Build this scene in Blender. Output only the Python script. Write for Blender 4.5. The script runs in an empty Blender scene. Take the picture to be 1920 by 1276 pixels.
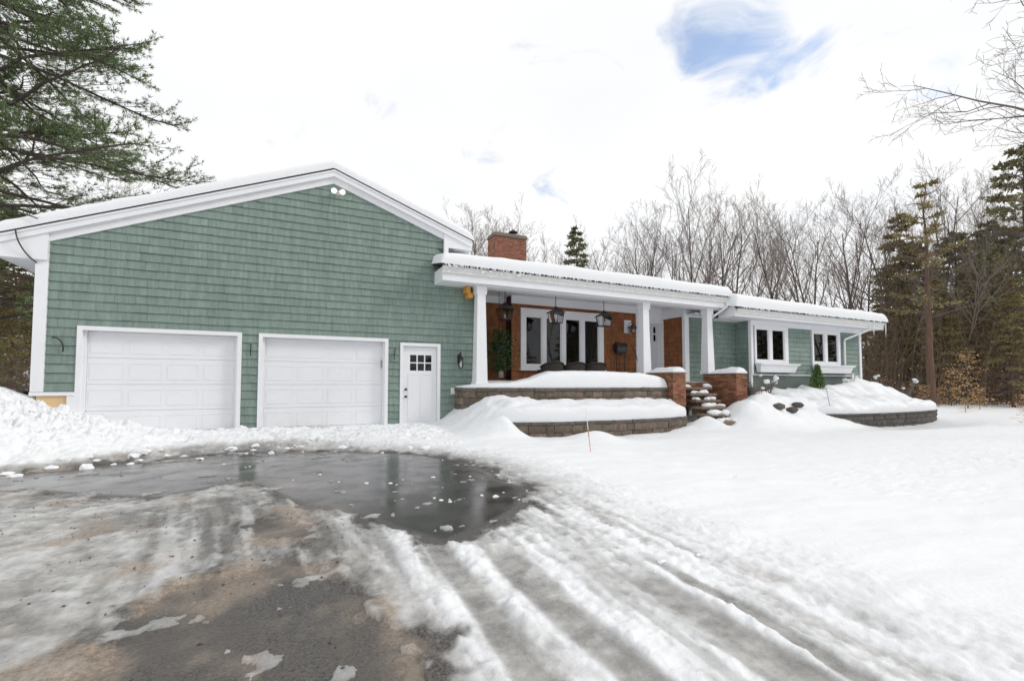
import bpy, math, random
import numpy as np
from mathutils import Vector, Matrix

# ------------------------------------------------------------------ camera, sky, sun, exposure
scene = bpy.context.scene
COL = scene.collection
EYE = Vector((0.0, -12.4, 1.07))
YAW = math.radians(25.6)
cam_data = bpy.data.cameras.new('camera')
cam_data.sensor_width = 36.0
cam_data.lens = 16.5
cam_data.shift_y = 0.0234
cam_data.clip_start = 0.05
cam_data.clip_end = 2000.0
cam = bpy.data.objects.new('camera', cam_data)
COL.objects.link(cam)
cam.location = EYE
cam.rotation_euler = (math.radians(92.53), 0.0, -YAW)
scene.camera = cam

world = bpy.data.worlds.new('World')
scene.world = world
world.use_nodes = True
SUN_EL, SUN_AZ = math.radians(33), math.radians(118)     # azimuth clockwise from +Y
CLOUD_GAIN = 0.69


def build_world():
    nt = world.node_tree
    N, L = nt.nodes, nt.links
    N.clear()
    out = N.new('ShaderNodeOutputWorld')
    sky = N.new('ShaderNodeTexSky')
    sky.sky_type = 'NISHITA'
    sky.sun_disc = False
    sky.sun_elevation = SUN_EL
    sky.sun_rotation = SUN_AZ
    sky.altitude = 100
    sky.air_density = 1.0
    sky.dust_density = 0.8
    bsky = N.new('ShaderNodeBackground')
    bsky.inputs['Strength'].default_value = 0.15
    L.new(sky.outputs[0], bsky.inputs['Color'])
    tc = N.new('ShaderNodeTexCoord')
    sep = N.new('ShaderNodeSeparateXYZ')
    L.new(tc.outputs['Generated'], sep.inputs[0])
    # cloud layer: direction projected on a plane overhead
    add = N.new('ShaderNodeMath'); add.operation = 'MAXIMUM'; add.inputs[1].default_value = 0.0
    L.new(sep.outputs['Z'], add.inputs[0])
    add2 = N.new('ShaderNodeMath'); add2.operation = 'ADD'; add2.inputs[1].default_value = 0.22
    L.new(add.outputs[0], add2.inputs[0])
    comb = N.new('ShaderNodeCombineXYZ')
    for i, ax in enumerate('XY'):
        d = N.new('ShaderNodeMath'); d.operation = 'DIVIDE'
        L.new(sep.outputs[ax], d.inputs[0]); L.new(add2.outputs[0], d.inputs[1])
        L.new(d.outputs[0], comb.inputs[i])
    n1 = N.new('ShaderNodeTexNoise'); n1.inputs['Scale'].default_value = 4.2
    n1.inputs['Detail'].default_value = 9; n1.inputs['Roughness'].default_value = 0.58
    n1.inputs['Distortion'].default_value = 0.8
    L.new(comb.outputs[0], n1.inputs['Vector'])
    # openings in the cloud deck, where the photograph shows blue and all round the sky
    acc = None
    gaps = [((0.628, 0.500, 0.612), 0.9870, 0.9998, 0.52), ((0.628, 0.540, 0.560), 0.9950, 0.9999, 0.46), ((0.690, 0.497, 0.526), 0.9962, 0.9999, 0.38),
            ((0.722, 0.462, 0.515), 0.9972, 0.9999, 0.22),
            ((0.344, 0.812, 0.472), 0.9962, 0.9999, 0.36), ((0.47, 0.79, 0.39), 0.9955, 0.99995, 0.25),
            ((0.144, 0.848, 0.510), 0.9988, 0.99999, 0.24), ((0.823, 0.296, 0.484), 0.985, 0.9995, 0.16),
            ((-0.5, -0.6, 0.62), 0.975, 0.999, 0.4), ((0.1, -0.7, 0.70), 0.985, 0.999, 0.4),
            ((-0.75, 0.2, 0.63), 0.98, 0.999, 0.4), ((0.8, -0.4, 0.45), 0.98, 0.999, 0.35)]
    for v, a, b, amt in gaps:
        dn = N.new('ShaderNodeVectorMath'); dn.operation = 'DOT_PRODUCT'
        vv = Vector(v).normalized(); dn.inputs[1].default_value = vv
        L.new(tc.outputs['Generated'], dn.inputs[0])
        mr = N.new('ShaderNodeMapRange'); mr.interpolation_type = 'SMOOTHSTEP'
        mr.inputs[1].default_value = a; mr.inputs[2].default_value = b
        mr.inputs[3].default_value = 0; mr.inputs[4].default_value = amt
        L.new(dn.outputs['Value'], mr.inputs[0])
        if acc is None:
            acc = mr.outputs[0]
        else:
            s = N.new('ShaderNodeMath'); s.operation = 'MAXIMUM'
            L.new(acc, s.inputs[0]); L.new(mr.outputs[0], s.inputs[1]); acc = s.outputs[0]
    sub = N.new('ShaderNodeMath'); sub.operation = 'SUBTRACT'
    amp = N.new('ShaderNodeMath'); amp.operation = 'MULTIPLY_ADD'; amp.inputs[1].default_value = 1.7; amp.inputs[2].default_value = -.29
    L.new(n1.outputs['Fac'], amp.inputs[0]); L.new(amp.outputs[0], sub.inputs[0]); L.new(acc, sub.inputs[1])
    cm = N.new('ShaderNodeMapRange'); cm.interpolation_type = 'SMOOTHSTEP'
    cm.inputs[1].default_value = -0.12; cm.inputs[2].default_value = 0.30; cm.inputs[3].default_value = 0.14
    L.new(sub.outputs[0], cm.inputs[0])
    n2 = N.new('ShaderNodeTexNoise'); n2.inputs['Scale'].default_value = 1.7
    n2.inputs['Detail'].default_value = 6
    L.new(comb.outputs[0], n2.inputs['Vector'])
    cr = N.new('ShaderNodeValToRGB')
    cr.color_ramp.elements[0].position = 0.3; cr.color_ramp.elements[0].color = (0.91, 0.93, 0.96, 1)
    cr.color_ramp.elements[1].position = 0.62; cr.color_ramp.elements[1].color = (1.0, 1.0, 1.0, 1)
    L.new(n2.outputs['Fac'], cr.inputs[0])
    bcl = N.new('ShaderNodeBackground'); bcl.inputs['Strength'].default_value = CLOUD_GAIN
    L.new(cr.outputs[0], bcl.inputs['Color'])
    mix = N.new('ShaderNodeMixShader')
    L.new(cm.outputs[0], mix.inputs[0]); L.new(bsky.outputs[0], mix.inputs[1]); L.new(bcl.outputs[0], mix.inputs[2])
    L.new(mix.outputs[0], out.inputs['Surface'])


build_world()
sun_data = bpy.data.lights.new('sun', 'SUN')
sun_data.energy = 0.92
sun_data.angle = math.radians(14)
sun_data.color = (1.0, 0.96, 0.9)
sun = bpy.data.objects.new('sun', sun_data)
COL.objects.link(sun)
sun.rotation_euler = (math.radians(90) - SUN_EL, 0, math.pi - SUN_AZ)
sun.location = (20, -20, 30)
vs = scene.view_settings
vs.view_transform = 'Standard'
vs.look = 'None'
vs.exposure = 0.6
vs.gamma = 1.0
vs.use_curve_mapping = False
scene.cycles.use_denoising = True
scene.cycles.max_bounces = 6
scene.cycles.transparent_max_bounces = 8
random.seed(7)

# ------------------------------------------------------------------ materials
MATS = {}


def newmat(name):
    m = bpy.data.materials.new(name)
    m.use_nodes = True
    nt = m.node_tree
    b = nt.nodes['Principled BSDF']
    MATS[name] = m
    return m, nt, nt.nodes, nt.links, b


def S(r, g, b):
    f = lambda c: ((c / 255 + .055) / 1.055) ** 2.4 if c > 10 else c / 255 / 12.92
    return (f(r), f(g), f(b), 1)


def simple(name, col, rough=0.6, var=0.0, scale=8.0, bump=0.0, bscale=60.0, metal=0.0, rnd=0.0, obj_rnd=0.0,
           stretch=(1, 1, 1), spec=0.5, hue=0.0, emit=None, big=0.0):
    """Principled colour with procedural grain, per-piece variation and fine relief."""
    m, nt, N, L, b = newmat(name)
    b.inputs['Roughness'].default_value = rough
    b.inputs['Metallic'].default_value = metal
    b.inputs['Specular IOR Level'].default_value = spec
    b.inputs['Base Color'].default_value = col
    tc = N.new('ShaderNodeTexCoord')
    mp = N.new('ShaderNodeMapping'); mp.inputs['Scale'].default_value = stretch
    geo = N.new('ShaderNodeNewGeometry')
    L.new(geo.outputs['Position'], mp.inputs[0])
    fac = None
    if var:
        n = N.new('ShaderNodeTexNoise'); n.inputs['Scale'].default_value = scale
        n.inputs['Detail'].default_value = 6; n.inputs['Roughness'].default_value = .62
        L.new(mp.outputs[0], n.inputs['Vector'])
        mr = N.new('ShaderNodeMapRange')
        mr.inputs[1].default_value = .25; mr.inputs[2].default_value = .75
        mr.inputs[3].default_value = 1 - var; mr.inputs[4].default_value = 1 + var
        L.new(n.outputs['Fac'], mr.inputs[0]); fac = mr.outputs[0]
    if big:                                   # weathering in broad patches
        n = N.new('ShaderNodeTexNoise'); n.inputs['Scale'].default_value = .9; n.inputs['Detail'].default_value = 5
        L.new(geo.outputs['Position'], n.inputs['Vector'])
        mr = N.new('ShaderNodeMapRange'); mr.inputs[1].default_value = .3; mr.inputs[2].default_value = .7
        mr.inputs[3].default_value = 1 - big; mr.inputs[4].default_value = 1 + big
        L.new(n.outputs['Fac'], mr.inputs[0])
        k = N.new('ShaderNodeMath'); k.operation = 'MULTIPLY'
        L.new(fac, k.inputs[0]); L.new(mr.outputs[0], k.inputs[1]); fac = k.outputs[0]
    src = None
    if rnd:
        at = N.new('ShaderNodeAttribute'); at.attribute_name = 'rnd'; src = at.outputs['Fac']; amp = rnd
    if obj_rnd:
        oi = N.new('ShaderNodeObjectInfo'); src = oi.outputs['Random']; amp = obj_rnd
    if src is not None:
        mr = N.new('ShaderNodeMapRange')
        mr.inputs[3].default_value = 1 - amp; mr.inputs[4].default_value = 1 + amp
        L.new(src, mr.inputs[0])
        if fac is None:
            fac = mr.outputs[0]
        else:
            k = N.new('ShaderNodeMath'); k.operation = 'MULTIPLY'
            L.new(fac, k.inputs[0]); L.new(mr.outputs[0], k.inputs[1]); fac = k.outputs[0]
    if fac is not None:
        hs = N.new('ShaderNodeHueSaturation'); hs.inputs['Color'].default_value = col
        L.new(fac, hs.inputs['Value'])
        if hue and src is not None:
            mh = N.new('ShaderNodeMapRange')
            mh.inputs[3].default_value = .5 - hue; mh.inputs[4].default_value = .5 + hue
            mm = N.new('ShaderNodeMath'); mm.operation = 'MULTIPLY_ADD'
            mm.inputs[1].default_value = 7.31; mm.inputs[2].default_value = .13
            fr = N.new('ShaderNodeMath'); fr.operation = 'FRACT'
            L.new(src, mm.inputs[0]); L.new(mm.outputs[0], fr.inputs[0]); L.new(fr.outputs[0], mh.inputs[0])
            L.new(mh.outputs[0], hs.inputs['Hue'])
        L.new(hs.outputs[0], b.inputs['Base Color'])
    if bump:
        n = N.new('ShaderNodeTexNoise'); n.inputs['Scale'].default_value = bscale
        n.inputs['Detail'].default_value = 5
        L.new(mp.outputs[0], n.inputs['Vector'])
        bp = N.new('ShaderNodeBump'); bp.inputs['Strength'].default_value = bump
        bp.inputs['Distance'].default_value = .02
        L.new(n.outputs['Fac'], bp.inputs['Height']); L.new(bp.outputs[0], b.inputs['Normal'])
    if emit:
        b.inputs['Emission Color'].default_value = emit[0]
        b.inputs['Emission Strength'].default_value = emit[1]
    return m


simple('green_shingle', (.203, .270, .238, 1), .75, .20, 16, .5, 120, rnd=.06, stretch=(1, 1, .10), hue=.004, big=.09)
simple('green_back', (.07, .10, .088, 1), .9)
simple('green_skirt', (.115, .15, .135, 1), .8, .1, 6, .2, 60)
simple('cedar_shingle', S(134, 84, 49), .7, .42, 14, .4, 90, rnd=.16, stretch=(1, 1, .15), hue=.005)
simple('cedar_back', S(70, 38, 20), .9)
simple('white_trim', (.80, .81, .835, 1), .45, .03, 3)
simple('white_door', (.79, .80, .825, 1), .38, .03, 1.5)
simple('white_gutter', (.70, .70, .69, 1), .5, .16, 12)
simple('soffit_white', (.74, .74, .78, 1), .6, .03, 3)
simple('entry_door_paint', (.60, .63, .68, 1), .4)
simple('roof_edge', (.035, .033, .032, 1), .9, .4, 30)
simple('concrete', (.42, .41, .39, 1), .9, .15, 6, .3, 60)
simple('plywood', S(214, 184, 140), .8, .12, 7, .1, 40, stretch=(1, 1, .2))
simple('raw_wood', S(205, 150, 70), .8, .15, 12)
simple('mortar', S(104, 90, 80), .95, .15, 20)
simple('brick', S(142, 98, 74), .85, .25, 25, .5, 90, obj_rnd=.45, hue=.012)
simple('chimney_brick', S(134, 88, 70), .88, .4, 9, .5, 90, obj_rnd=.28, hue=.010)
simple('chimney_cap', S(110, 98, 88), .9, .25, 12, .4, 40)
simple('stone_block', S(112, 100, 88), .92, .32, 11, .9, 45, obj_rnd=.30, hue=.02)
simple('stone_cap', S(96, 92, 86), .92, .28, 11, .9, 45, obj_rnd=.18, hue=.01)
simple('dark_stone_block', S(88, 84, 80), .92, .3, 11, .9, 45, obj_rnd=.22, hue=.012)
simple('flagstone', S(124, 106, 90), .9, .3, 9, .6, 40, obj_rnd=.2)
simple('black_metal', (.018, .018, .02, 1), .45, .2, 20)
simple('dark_bronze', (.03, .026, .022, 1), .4, .2, 20, metal=.3)
simple('wicker', S(52, 46, 42), .75, .35, 60, .5, 150)
simple('bulb_white', (.85, .83, .76, 1), .3, emit=((1, .93, .78, 1), .4))
simple('flood_base', (.55, .55, .52, 1), .5)
simple('grey_plastic', (.30, .31, .32, 1), .5)
simple('orange_plastic', S(206, 130, 96), .5)
simple('white_plastic', (.75, .74, .72, 1), .5)
simple('bark', S(98, 88, 80), .95, .3, 6, .5, 30, stretch=(1, 1, .25))
simple('bark_red', S(104, 82, 70), .95, .35, 6, .5, 30, stretch=(1, 1, .25))
simple('bark_dark', S(66, 57, 50), .95, .3, 6, .5, 30, stretch=(1, 1, .25))
simple('twig', S(134, 122, 115), .95)
simple('twig_dark', S(112, 100, 93), .95)
simple('brush_twig', S(104, 88, 74), .95, .3, 1.2)
simple('dead_leaf', S(196, 142, 84), .8, .25, 3, rnd=.3)
simple('litter', S(92, 70, 52), .95, .4, 30)
simple('curtain', S(130, 124, 132), .9, .15, 14, stretch=(1, 1, .05))
simple('curtain_brown', S(158, 122, 98), .9, .2, 14, stretch=(1, 1, .05))
simple('room_dark', (.045, .04, .037, 1), .9, .4, 2.5)
simple('room_brown', S(86, 60, 44), .9, .5, 3)
simple('ice', (.82, .86, .9, 1), .08, spec=.6)
simple('outlet', (.72, .72, .72, 1), .4)


def foliage(name, c1, c2, scale=.9, trans=.25):
    m, nt, N, L, b = newmat(name)
    geo = N.new('ShaderNodeNewGeometry')
    oi = N.new('ShaderNodeObjectInfo')
    n = N.new('ShaderNodeTexNoise'); n.inputs['Scale'].default_value = scale; n.inputs['Detail'].default_value = 4
    L.new(geo.outputs['Position'], n.inputs['Vector'])
    at = N.new('ShaderNodeAttribute'); at.attribute_name = 'rnd'
    a = N.new('ShaderNodeMath'); a.operation = 'MULTIPLY_ADD'; a.inputs[1].default_value = .5
    L.new(at.outputs['Fac'], a.inputs[0]); L.new(n.outputs['Fac'], a.inputs[2])
    a2 = N.new('ShaderNodeMath'); a2.operation = 'MULTIPLY_ADD'; a2.inputs[1].default_value = .3
    L.new(oi.outputs['Random'], a2.inputs[0]); L.new(a.outputs[0], a2.inputs[2])
    cr = N.new('ShaderNodeValToRGB')
    cr.color_ramp.elements[0].position = .4; cr.color_ramp.elements[0].color = c1
    cr.color_ramp.elements[1].position = 1.0; cr.color_ramp.elements[1].color = c2
    L.new(a2.outputs[0], cr.inputs[0]); L.new(cr.outputs[0], b.inputs['Base Color'])
    b.inputs['Roughness'].default_value = .7
    b.inputs['Specular IOR Level'].default_value = .25
    tr = N.new('ShaderNodeBsdfTranslucent'); L.new(cr.outputs[0], tr.inputs[0])
    mx = N.new('ShaderNodeMixShader'); mx.inputs[0].default_value = trans
    L.new(b.outputs[0], mx.inputs[1]); L.new(tr.outputs[0], mx.inputs[2])
    L.new(mx.outputs[0], N['Material Output'].inputs[0])
    return m


foliage('pine_needles', S(58, 74, 48), S(120, 138, 94))
foliage('hemlock_needles', S(72, 74, 56), S(138, 134, 98))
foliage('spruce_needles', S(84, 90, 66), S(136, 136, 102))
foliage('olive_needles', S(92, 84, 62), S(152, 140, 96))
foliage('arborvitae', S(40, 58, 30), S(96, 122, 62))
foliage('houseplant', S(28, 52, 30), S(70, 110, 66), 8)
foliage('beech_leaf', S(172, 128, 80), S(228, 188, 134), 1.5, .4)


def glass_mat(name, tint=.55):
    m, nt, N, L, b = newmat(name)
    N.remove(b)
    tr = N.new('ShaderNodeBsdfTransparent'); tr.inputs[0].default_value = (tint, tint, tint * 1.02, 1)
    gl = N.new('ShaderNodeBsdfGlossy'); gl.inputs['Roughness'].default_value = .02
    fr = N.new('ShaderNodeFresnel'); fr.inputs[0].default_value = 1.5
    mx = N.new('ShaderNodeMixShader')
    L.new(fr.outputs[0], mx.inputs[0]); L.new(tr.outputs[0], mx.inputs[1]); L.new(gl.outputs[0], mx.inputs[2])
    L.new(mx.outputs[0], N['Material Output'].inputs[0])


glass_mat('glass', .52); glass_mat('lantern_glass', .9)


def snow_mat(name, attrs=False):
    m, nt, N, L, b = newmat(name)
    geo = N.new('ShaderNodeNewGeometry')
    b.inputs['Base Color'].default_value = (.835, .85, .87, 1)
    b.inputs['Roughness'].default_value = .65
    b.inputs['Specular IOR Level'].default_value = .3
    n1 = N.new('ShaderNodeTexNoise'); n1.inputs['Scale'].default_value = 22; n1.inputs['Detail'].default_value = 8
    n1.inputs['Roughness'].default_value = .65
    L.new(geo.outputs['Position'], n1.inputs['Vector'])
    bp = N.new('ShaderNodeBump'); bp.inputs['Strength'].default_value = .5; bp.inputs['Distance'].default_value = .03
    L.new(n1.outputs['Fac'], bp.inputs['Height']); L.new(bp.outputs[0], b.inputs['Normal'])
    if attrs:
        def attr(nm):
            a = N.new('ShaderNodeAttribute'); a.attribute_name = nm; return a.outputs['Fac']
        def mixc(fac, a, bcol):
            x = N.new('ShaderNodeMix'); x.data_type = 'RGBA'
            L.new(fac, x.inputs[0])
            if isinstance(a, tuple): x.inputs[6].default_value = a
            else: L.new(a, x.inputs[6])
            if isinstance(bcol, tuple): x.inputs[7].default_value = bcol
            else: L.new(bcol, x.inputs[7])
            return x.outputs[2]
        nn = N.new('ShaderNodeTexNoise'); nn.inputs['Scale'].default_value = 5.5; nn.inputs['Detail'].default_value = 9
        nn.inputs['Roughness'].default_value = .68
        L.new(geo.outputs['Position'], nn.inputs['Vector'])
        iceramp = N.new('ShaderNodeValToRGB')
        iceramp.color_ramp.elements[0].position = .36; iceramp.color_ramp.elements[0].color = (.27, .262, .25, 1)
        iceramp.color_ramp.elements[1].position = .66; iceramp.color_ramp.elements[1].color = (.55, .54, .52, 1)
        L.new(nn.outputs['Fac'], iceramp.inputs[0])
        n3 = N.new('ShaderNodeTexNoise'); n3.inputs['Scale'].default_value = 38; n3.inputs['Detail'].default_value = 7
        n3.inputs['Roughness'].default_value = .75
        L.new(geo.outputs['Position'], n3.inputs['Vector'])
        dirtramp = N.new('ShaderNodeValToRGB')
        dirtramp.color_ramp.elements[0].position = .36; dirtramp.color_ramp.elements[0].color = (.20, .15, .11, 1)
        dirtramp.color_ramp.elements[1].position = .62; dirtramp.color_ramp.elements[1].color = (.44, .36, .285, 1)
        L.new(n3.outputs['Fac'], dirtramp.inputs[0])
        c = mixc(attr('ice'), (.835, .85, .87, 1), iceramp.outputs[0])
        n5 = N.new('ShaderNodeTexNoise'); n5.inputs['Scale'].default_value = 58; n5.inputs['Detail'].default_value = 6
        n5.inputs['Roughness'].default_value = .75
        L.new(geo.outputs['Position'], n5.inputs['Vector'])
        thr = N.new('ShaderNodeValToRGB')
        thr.color_ramp.elements[0].position = .38; thr.color_ramp.elements[0].color = (.022, .020, .019, 1)
        thr.color_ramp.elements[1].position = .64; thr.color_ramp.elements[1].color = (.17, .157, .145, 1)
        L.new(n5.outputs['Fac'], thr.inputs[0])
        c = mixc(attr('thin'), c, thr.outputs[0])       # film of clear ice: the asphalt shows through
        c = mixc(attr('dirt'), c, dirtramp.outputs[0])
        c = mixc(attr('grit'), c, (.10, .085, .07, 1))
        L.new(c, b.inputs['Base Color'])
        mr = N.new('ShaderNodeMapRange'); mr.inputs[3].default_value = .65; mr.inputs[4].default_value = .26
        L.new(attr('ice'), mr.inputs[0]); L.new(mr.outputs[0], b.inputs['Roughness'])
    return m


snow_mat('snow'); snow_mat('snow_ground', True)


def asphalt_mat():
    m, nt, N, L, b = newmat('asphalt')
    geo = N.new('ShaderNodeNewGeometry')
    wet = N.new('ShaderNodeAttribute'); wet.attribute_name = 'wet'
    n = N.new('ShaderNodeTexNoise'); n.inputs['Scale'].default_value = 58; n.inputs['Detail'].default_value = 6
    n.inputs['Roughness'].default_value = .8
    L.new(geo.outputs['Position'], n.inputs['Vector'])
    cr = N.new('ShaderNodeValToRGB')
    cr.color_ramp.elements[0].position = .38; cr.color_ramp.elements[0].color = (.022, .020, .019, 1)
    cr.color_ramp.elements[1].position = .64; cr.color_ramp.elements[1].color = (.17, .157, .145, 1)
    L.new(n.outputs['Fac'], cr.inputs[0])
    n2 = N.new('ShaderNodeTexNoise'); n2.inputs['Scale'].default_value = 1.8; n2.inputs['Detail'].default_value = 8
    n2.inputs['Roughness'].default_value = .62
    L.new(geo.outputs['Position'], n2.inputs['Vector'])
    mr = N.new('ShaderNodeMapRange'); mr.inputs[1].default_value = .42; mr.inputs[2].default_value = .66
    mr.inputs[4].default_value = .6
    L.new(n2.outputs['Fac'], mr.inputs[0])
    dirt = N.new('ShaderNodeMix'); dirt.data_type = 'RGBA'
    L.new(mr.outputs[0], dirt.inputs[0]); L.new(cr.outputs[0], dirt.inputs[6])
    dirt.inputs[7].default_value = (.12, .105, .09, 1)
    wc = N.new('ShaderNodeMix'); wc.data_type = 'RGBA'
    wf = N.new('ShaderNodeMath'); wf.operation = 'MULTIPLY'; wf.inputs[1].default_value = .75
    L.new(wet.outputs['Fac'], wf.inputs[0]); L.new(wf.outputs[0], wc.inputs[0])
    L.new(dirt.outputs[2], wc.inputs[6]); wc.inputs[7].default_value = (.045, .043, .042, 1)
    sd = N.new('ShaderNodeAttribute'); sd.attribute_name = 'dirt'
    n3 = N.new('ShaderNodeTexNoise'); n3.inputs['Scale'].default_value = 38; n3.inputs['Detail'].default_value = 7
    n3.inputs['Roughness'].default_value = .75
    L.new(geo.outputs['Position'], n3.inputs['Vector'])
    dr = N.new('ShaderNodeValToRGB')
    dr.color_ramp.elements[0].position = .36; dr.color_ramp.elements[0].color = (.20, .15, .11, 1)
    dr.color_ramp.elements[1].position = .62; dr.color_ramp.elements[1].color = (.44, .36, .285, 1)
    L.new(n3.outputs['Fac'], dr.inputs[0])
    sm = N.new('ShaderNodeMix'); sm.data_type = 'RGBA'
    L.new(sd.outputs['Fac'], sm.inputs[0]); L.new(wc.outputs[2], sm.inputs[6]); L.new(dr.outputs[0], sm.inputs[7])
    L.new(sm.outputs[2], b.inputs['Base Color'])
    n4 = N.new('ShaderNodeTexNoise'); n4.inputs['Scale'].default_value = 3.0; n4.inputs['Detail'].default_value = 7
    L.new(geo.outputs['Position'], n4.inputs['Vector'])
    sw = N.new('ShaderNodeMapRange'); sw.inputs[1].default_value = .35; sw.inputs[2].default_value = .7
    sw.inputs[3].default_value = .07; sw.inputs[4].default_value = .30
    L.new(n4.outputs['Fac'], sw.inputs[0])
    rr = N.new('ShaderNodeMix'); rr.data_type = 'FLOAT'
    L.new(wet.outputs['Fac'], rr.inputs[0]); rr.inputs[2].default_value = .5; L.new(sw.outputs[0], rr.inputs[3])
    L.new(rr.outputs[0], b.inputs['Roughness'])
    bs = N.new('ShaderNodeMapRange'); bs.inputs[3].default_value = .7; bs.inputs[4].default_value = .03
    L.new(wet.outputs['Fac'], bs.inputs[0])
    bp = N.new('ShaderNodeBump'); bp.inputs['Distance'].default_value = .012
    L.new(bs.outputs[0], bp.inputs['Strength']); L.new(n.outputs['Fac'], bp.inputs['Height'])
    L.new(bp.outputs[0], b.inputs['Normal'])


asphalt_mat()

# ------------------------------------------------------------------ scene helpers
ORG = {}


def tag(o, label=None, cat=None, group=None, kind=None):
    if label: o['label'] = label
    if cat: o['category'] = cat
    if group: o['group'] = group
    if kind: o['kind'] = kind
    return o


def thing(name, label, cat, loc=(0, 0, 0), group=None):
    o = bpy.data.objects.new(name, None)
    o.empty_display_size = .2
    COL.objects.link(o)
    o.location = loc
    ORG[o] = Vector(loc)
    return tag(o, label, cat, group)


def place(o, org, parent):
    COL.objects.link(o)
    ORG[o] = Vector(org)
    if parent is not None:
        o.parent = parent
        o.location = Vector(org) - ORG[parent]
    else:
        o.location = org
    return o


class MB:
    """Collects shapes in world coordinates and links them as one mesh object."""
    def __init__(self):
        self.v, self.f, self.r = [], [], []

    def add(self, vs_, fs, rnd=None):
        k = len(self.v)
        self.v.extend([tuple(p) for p in vs_])
        self.f.extend([tuple(i + k for i in f) for f in fs])
        self.r.extend([random.random() if rnd is None else rnd] * len(vs_))
        return self

    def box(self, x0, x1, y0, y1, z0, z1, rnd=None):
        return self.add([(x0, y0, z0), (x1, y0, z0), (x1, y1, z0), (x0, y1, z0),
                         (x0, y0, z1), (x1, y0, z1), (x1, y1, z1), (x0, y1, z1)], BOXF, rnd)

    def hexa(self, p, rnd=None):
        return self.add(p, BOXF, rnd)

    def frustum(self, x0, x1, y0, y1, z0, z1, a0, a1):
        """square post tapering from half-size a0 at z0 to a1 at z1, centred in x0..x1,y0..y1"""
        cx, cy = (x0 + x1) / 2, (y0 + y1) / 2
        p = [(cx + sx * a, cy + sy * a, z) for z, a in ((z0, a0), (z1, a1)) for sx, sy in ((-1, -1), (1, -1), (1, 1), (-1, 1))]
        return self.add(p, BOXF)

    def prism(self, poly, y0, y1):
        """polygon in XZ extruded along Y"""
        n = len(poly)
        vs_ = [(x, y0, z) for x, z in poly] + [(x, y1, z) for x, z in poly]
        fs = [tuple(range(n)), tuple(range(2 * n - 1, n - 1, -1))]
        for i in range(n):
            j = (i + 1) % n
            fs.append((i, i + n, j + n, j)[::-1][::-1])
        return self.add(vs_, fs)

    def prismx(self, poly, x0, x1):
        n = len(poly)
        vs_ = [(x0, y, z) for y, z in poly] + [(x1, y, z) for y, z in poly]
        fs = [tuple(range(n)), tuple(range(2 * n - 1, n - 1, -1))]
        for i in range(n):
            j = (i + 1) % n
            fs.append((i, i + n, j + n, j))
        return self.add(vs_, fs)

    def prismz(self, poly, z0, z1):
        n = len(poly)
        vs_ = [(x, y, z0) for x, y in poly] + [(x, y, z1) for x, y in poly]
        fs = [tuple(range(n - 1, -1, -1)), tuple(range(n, 2 * n))]
        for i in range(n):
            j = (i + 1) % n
            fs.append((i, j, j + n, i + n))
        return self.add(vs_, fs)

    def tube(self, pts, rad, n=6, cap=True, rnd=None):
        pts = [Vector(p) for p in pts]
        if not isinstance(rad, (list, tuple)): rad = [rad] * len(pts)
        vs_, fs = [], []
        prev = None
        for i, p in enumerate(pts):
            t = (pts[min(i + 1, len(pts) - 1)] - pts[max(i - 1, 0)])
            if t.length < 1e-9: t = Vector((0, 0, 1))
            t.normalize()
            if prev is None:
                a = t.orthogonal().normalized()
            else:
                a = (prev - t * prev.dot(t))
                a = a.normalized() if a.length > 1e-6 else t.orthogonal().normalized()
            prev = a
            b = t.cross(a)
            for k in range(n):
                an = 2 * math.pi * k / n
                vs_.append(p + (a * math.cos(an) + b * math.sin(an)) * rad[i])
        for i in range(len(pts) - 1):
            for k in range(n):
                j = (k + 1) % n
                fs.append((i * n + k, i * n + j, (i + 1) * n + j, (i + 1) * n + k))
        if cap:
            fs.append(tuple(range(n - 1, -1, -1)))
            fs.append(tuple(range((len(pts) - 1) * n, len(pts) * n)))
        return self.add(vs_, fs, rnd)

    def lathe(self, c, prof, n=12):
        """profile [(r,z)] turned about the vertical through c"""
        vs_, fs = [], []
        for r, z in prof:
            for k in range(n):
                a = 2 * math.pi * k / n
                vs_.append((c[0] + r * math.cos(a), c[1] + r * math.sin(a), c[2] + z))
        for i in range(len(prof) - 1):
            for k in range(n):
                j = (k + 1) % n
                fs.append((i * n + k, i * n + j, (i + 1) * n + j, (i + 1) * n + k))
        fs.append(tuple(range(n - 1, -1, -1)))
        fs.append(tuple(range((len(prof) - 1) * n, len(prof) * n)))
        return self.add(vs_, fs)

    def blob(self, c, r, seed=0, sz=(1, 1, 1)):
        rg = random.Random(seed)
        vs_ = []
        for p in ICO_V:
            k = r * rg.uniform(.75, 1.2)
            vs_.append((c[0] + p[0] * k * sz[0], c[1] + p[1] * k * sz[1], c[2] + p[2] * k * sz[2]))
        return self.add(vs_, ICO_F)

    def mesh(self, name, mat, org=(0, 0, 0), smooth=False):
        me = bpy.data.meshes.new(name)
        ox, oy, oz = org
        me.from_pydata([(x - ox, y - oy, z - oz) for x, y, z in self.v], [], self.f)
        at = me.attributes.new('rnd', 'FLOAT', 'POINT')
        at.data.foreach_set('value', np.array(self.r, dtype=np.float32))
        me.materials.append(MATS[mat])
        if smooth:
            me.polygons.foreach_set('use_smooth', [True] * len(me.polygons))
        me.update()
        return me

    def base(self):
        a = np.array(self.v)
        lo, hi = a.min(0), a.max(0)
        return (float((lo[0] + hi[0]) / 2), float((lo[1] + hi[1]) / 2), float(lo[2]))

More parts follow.
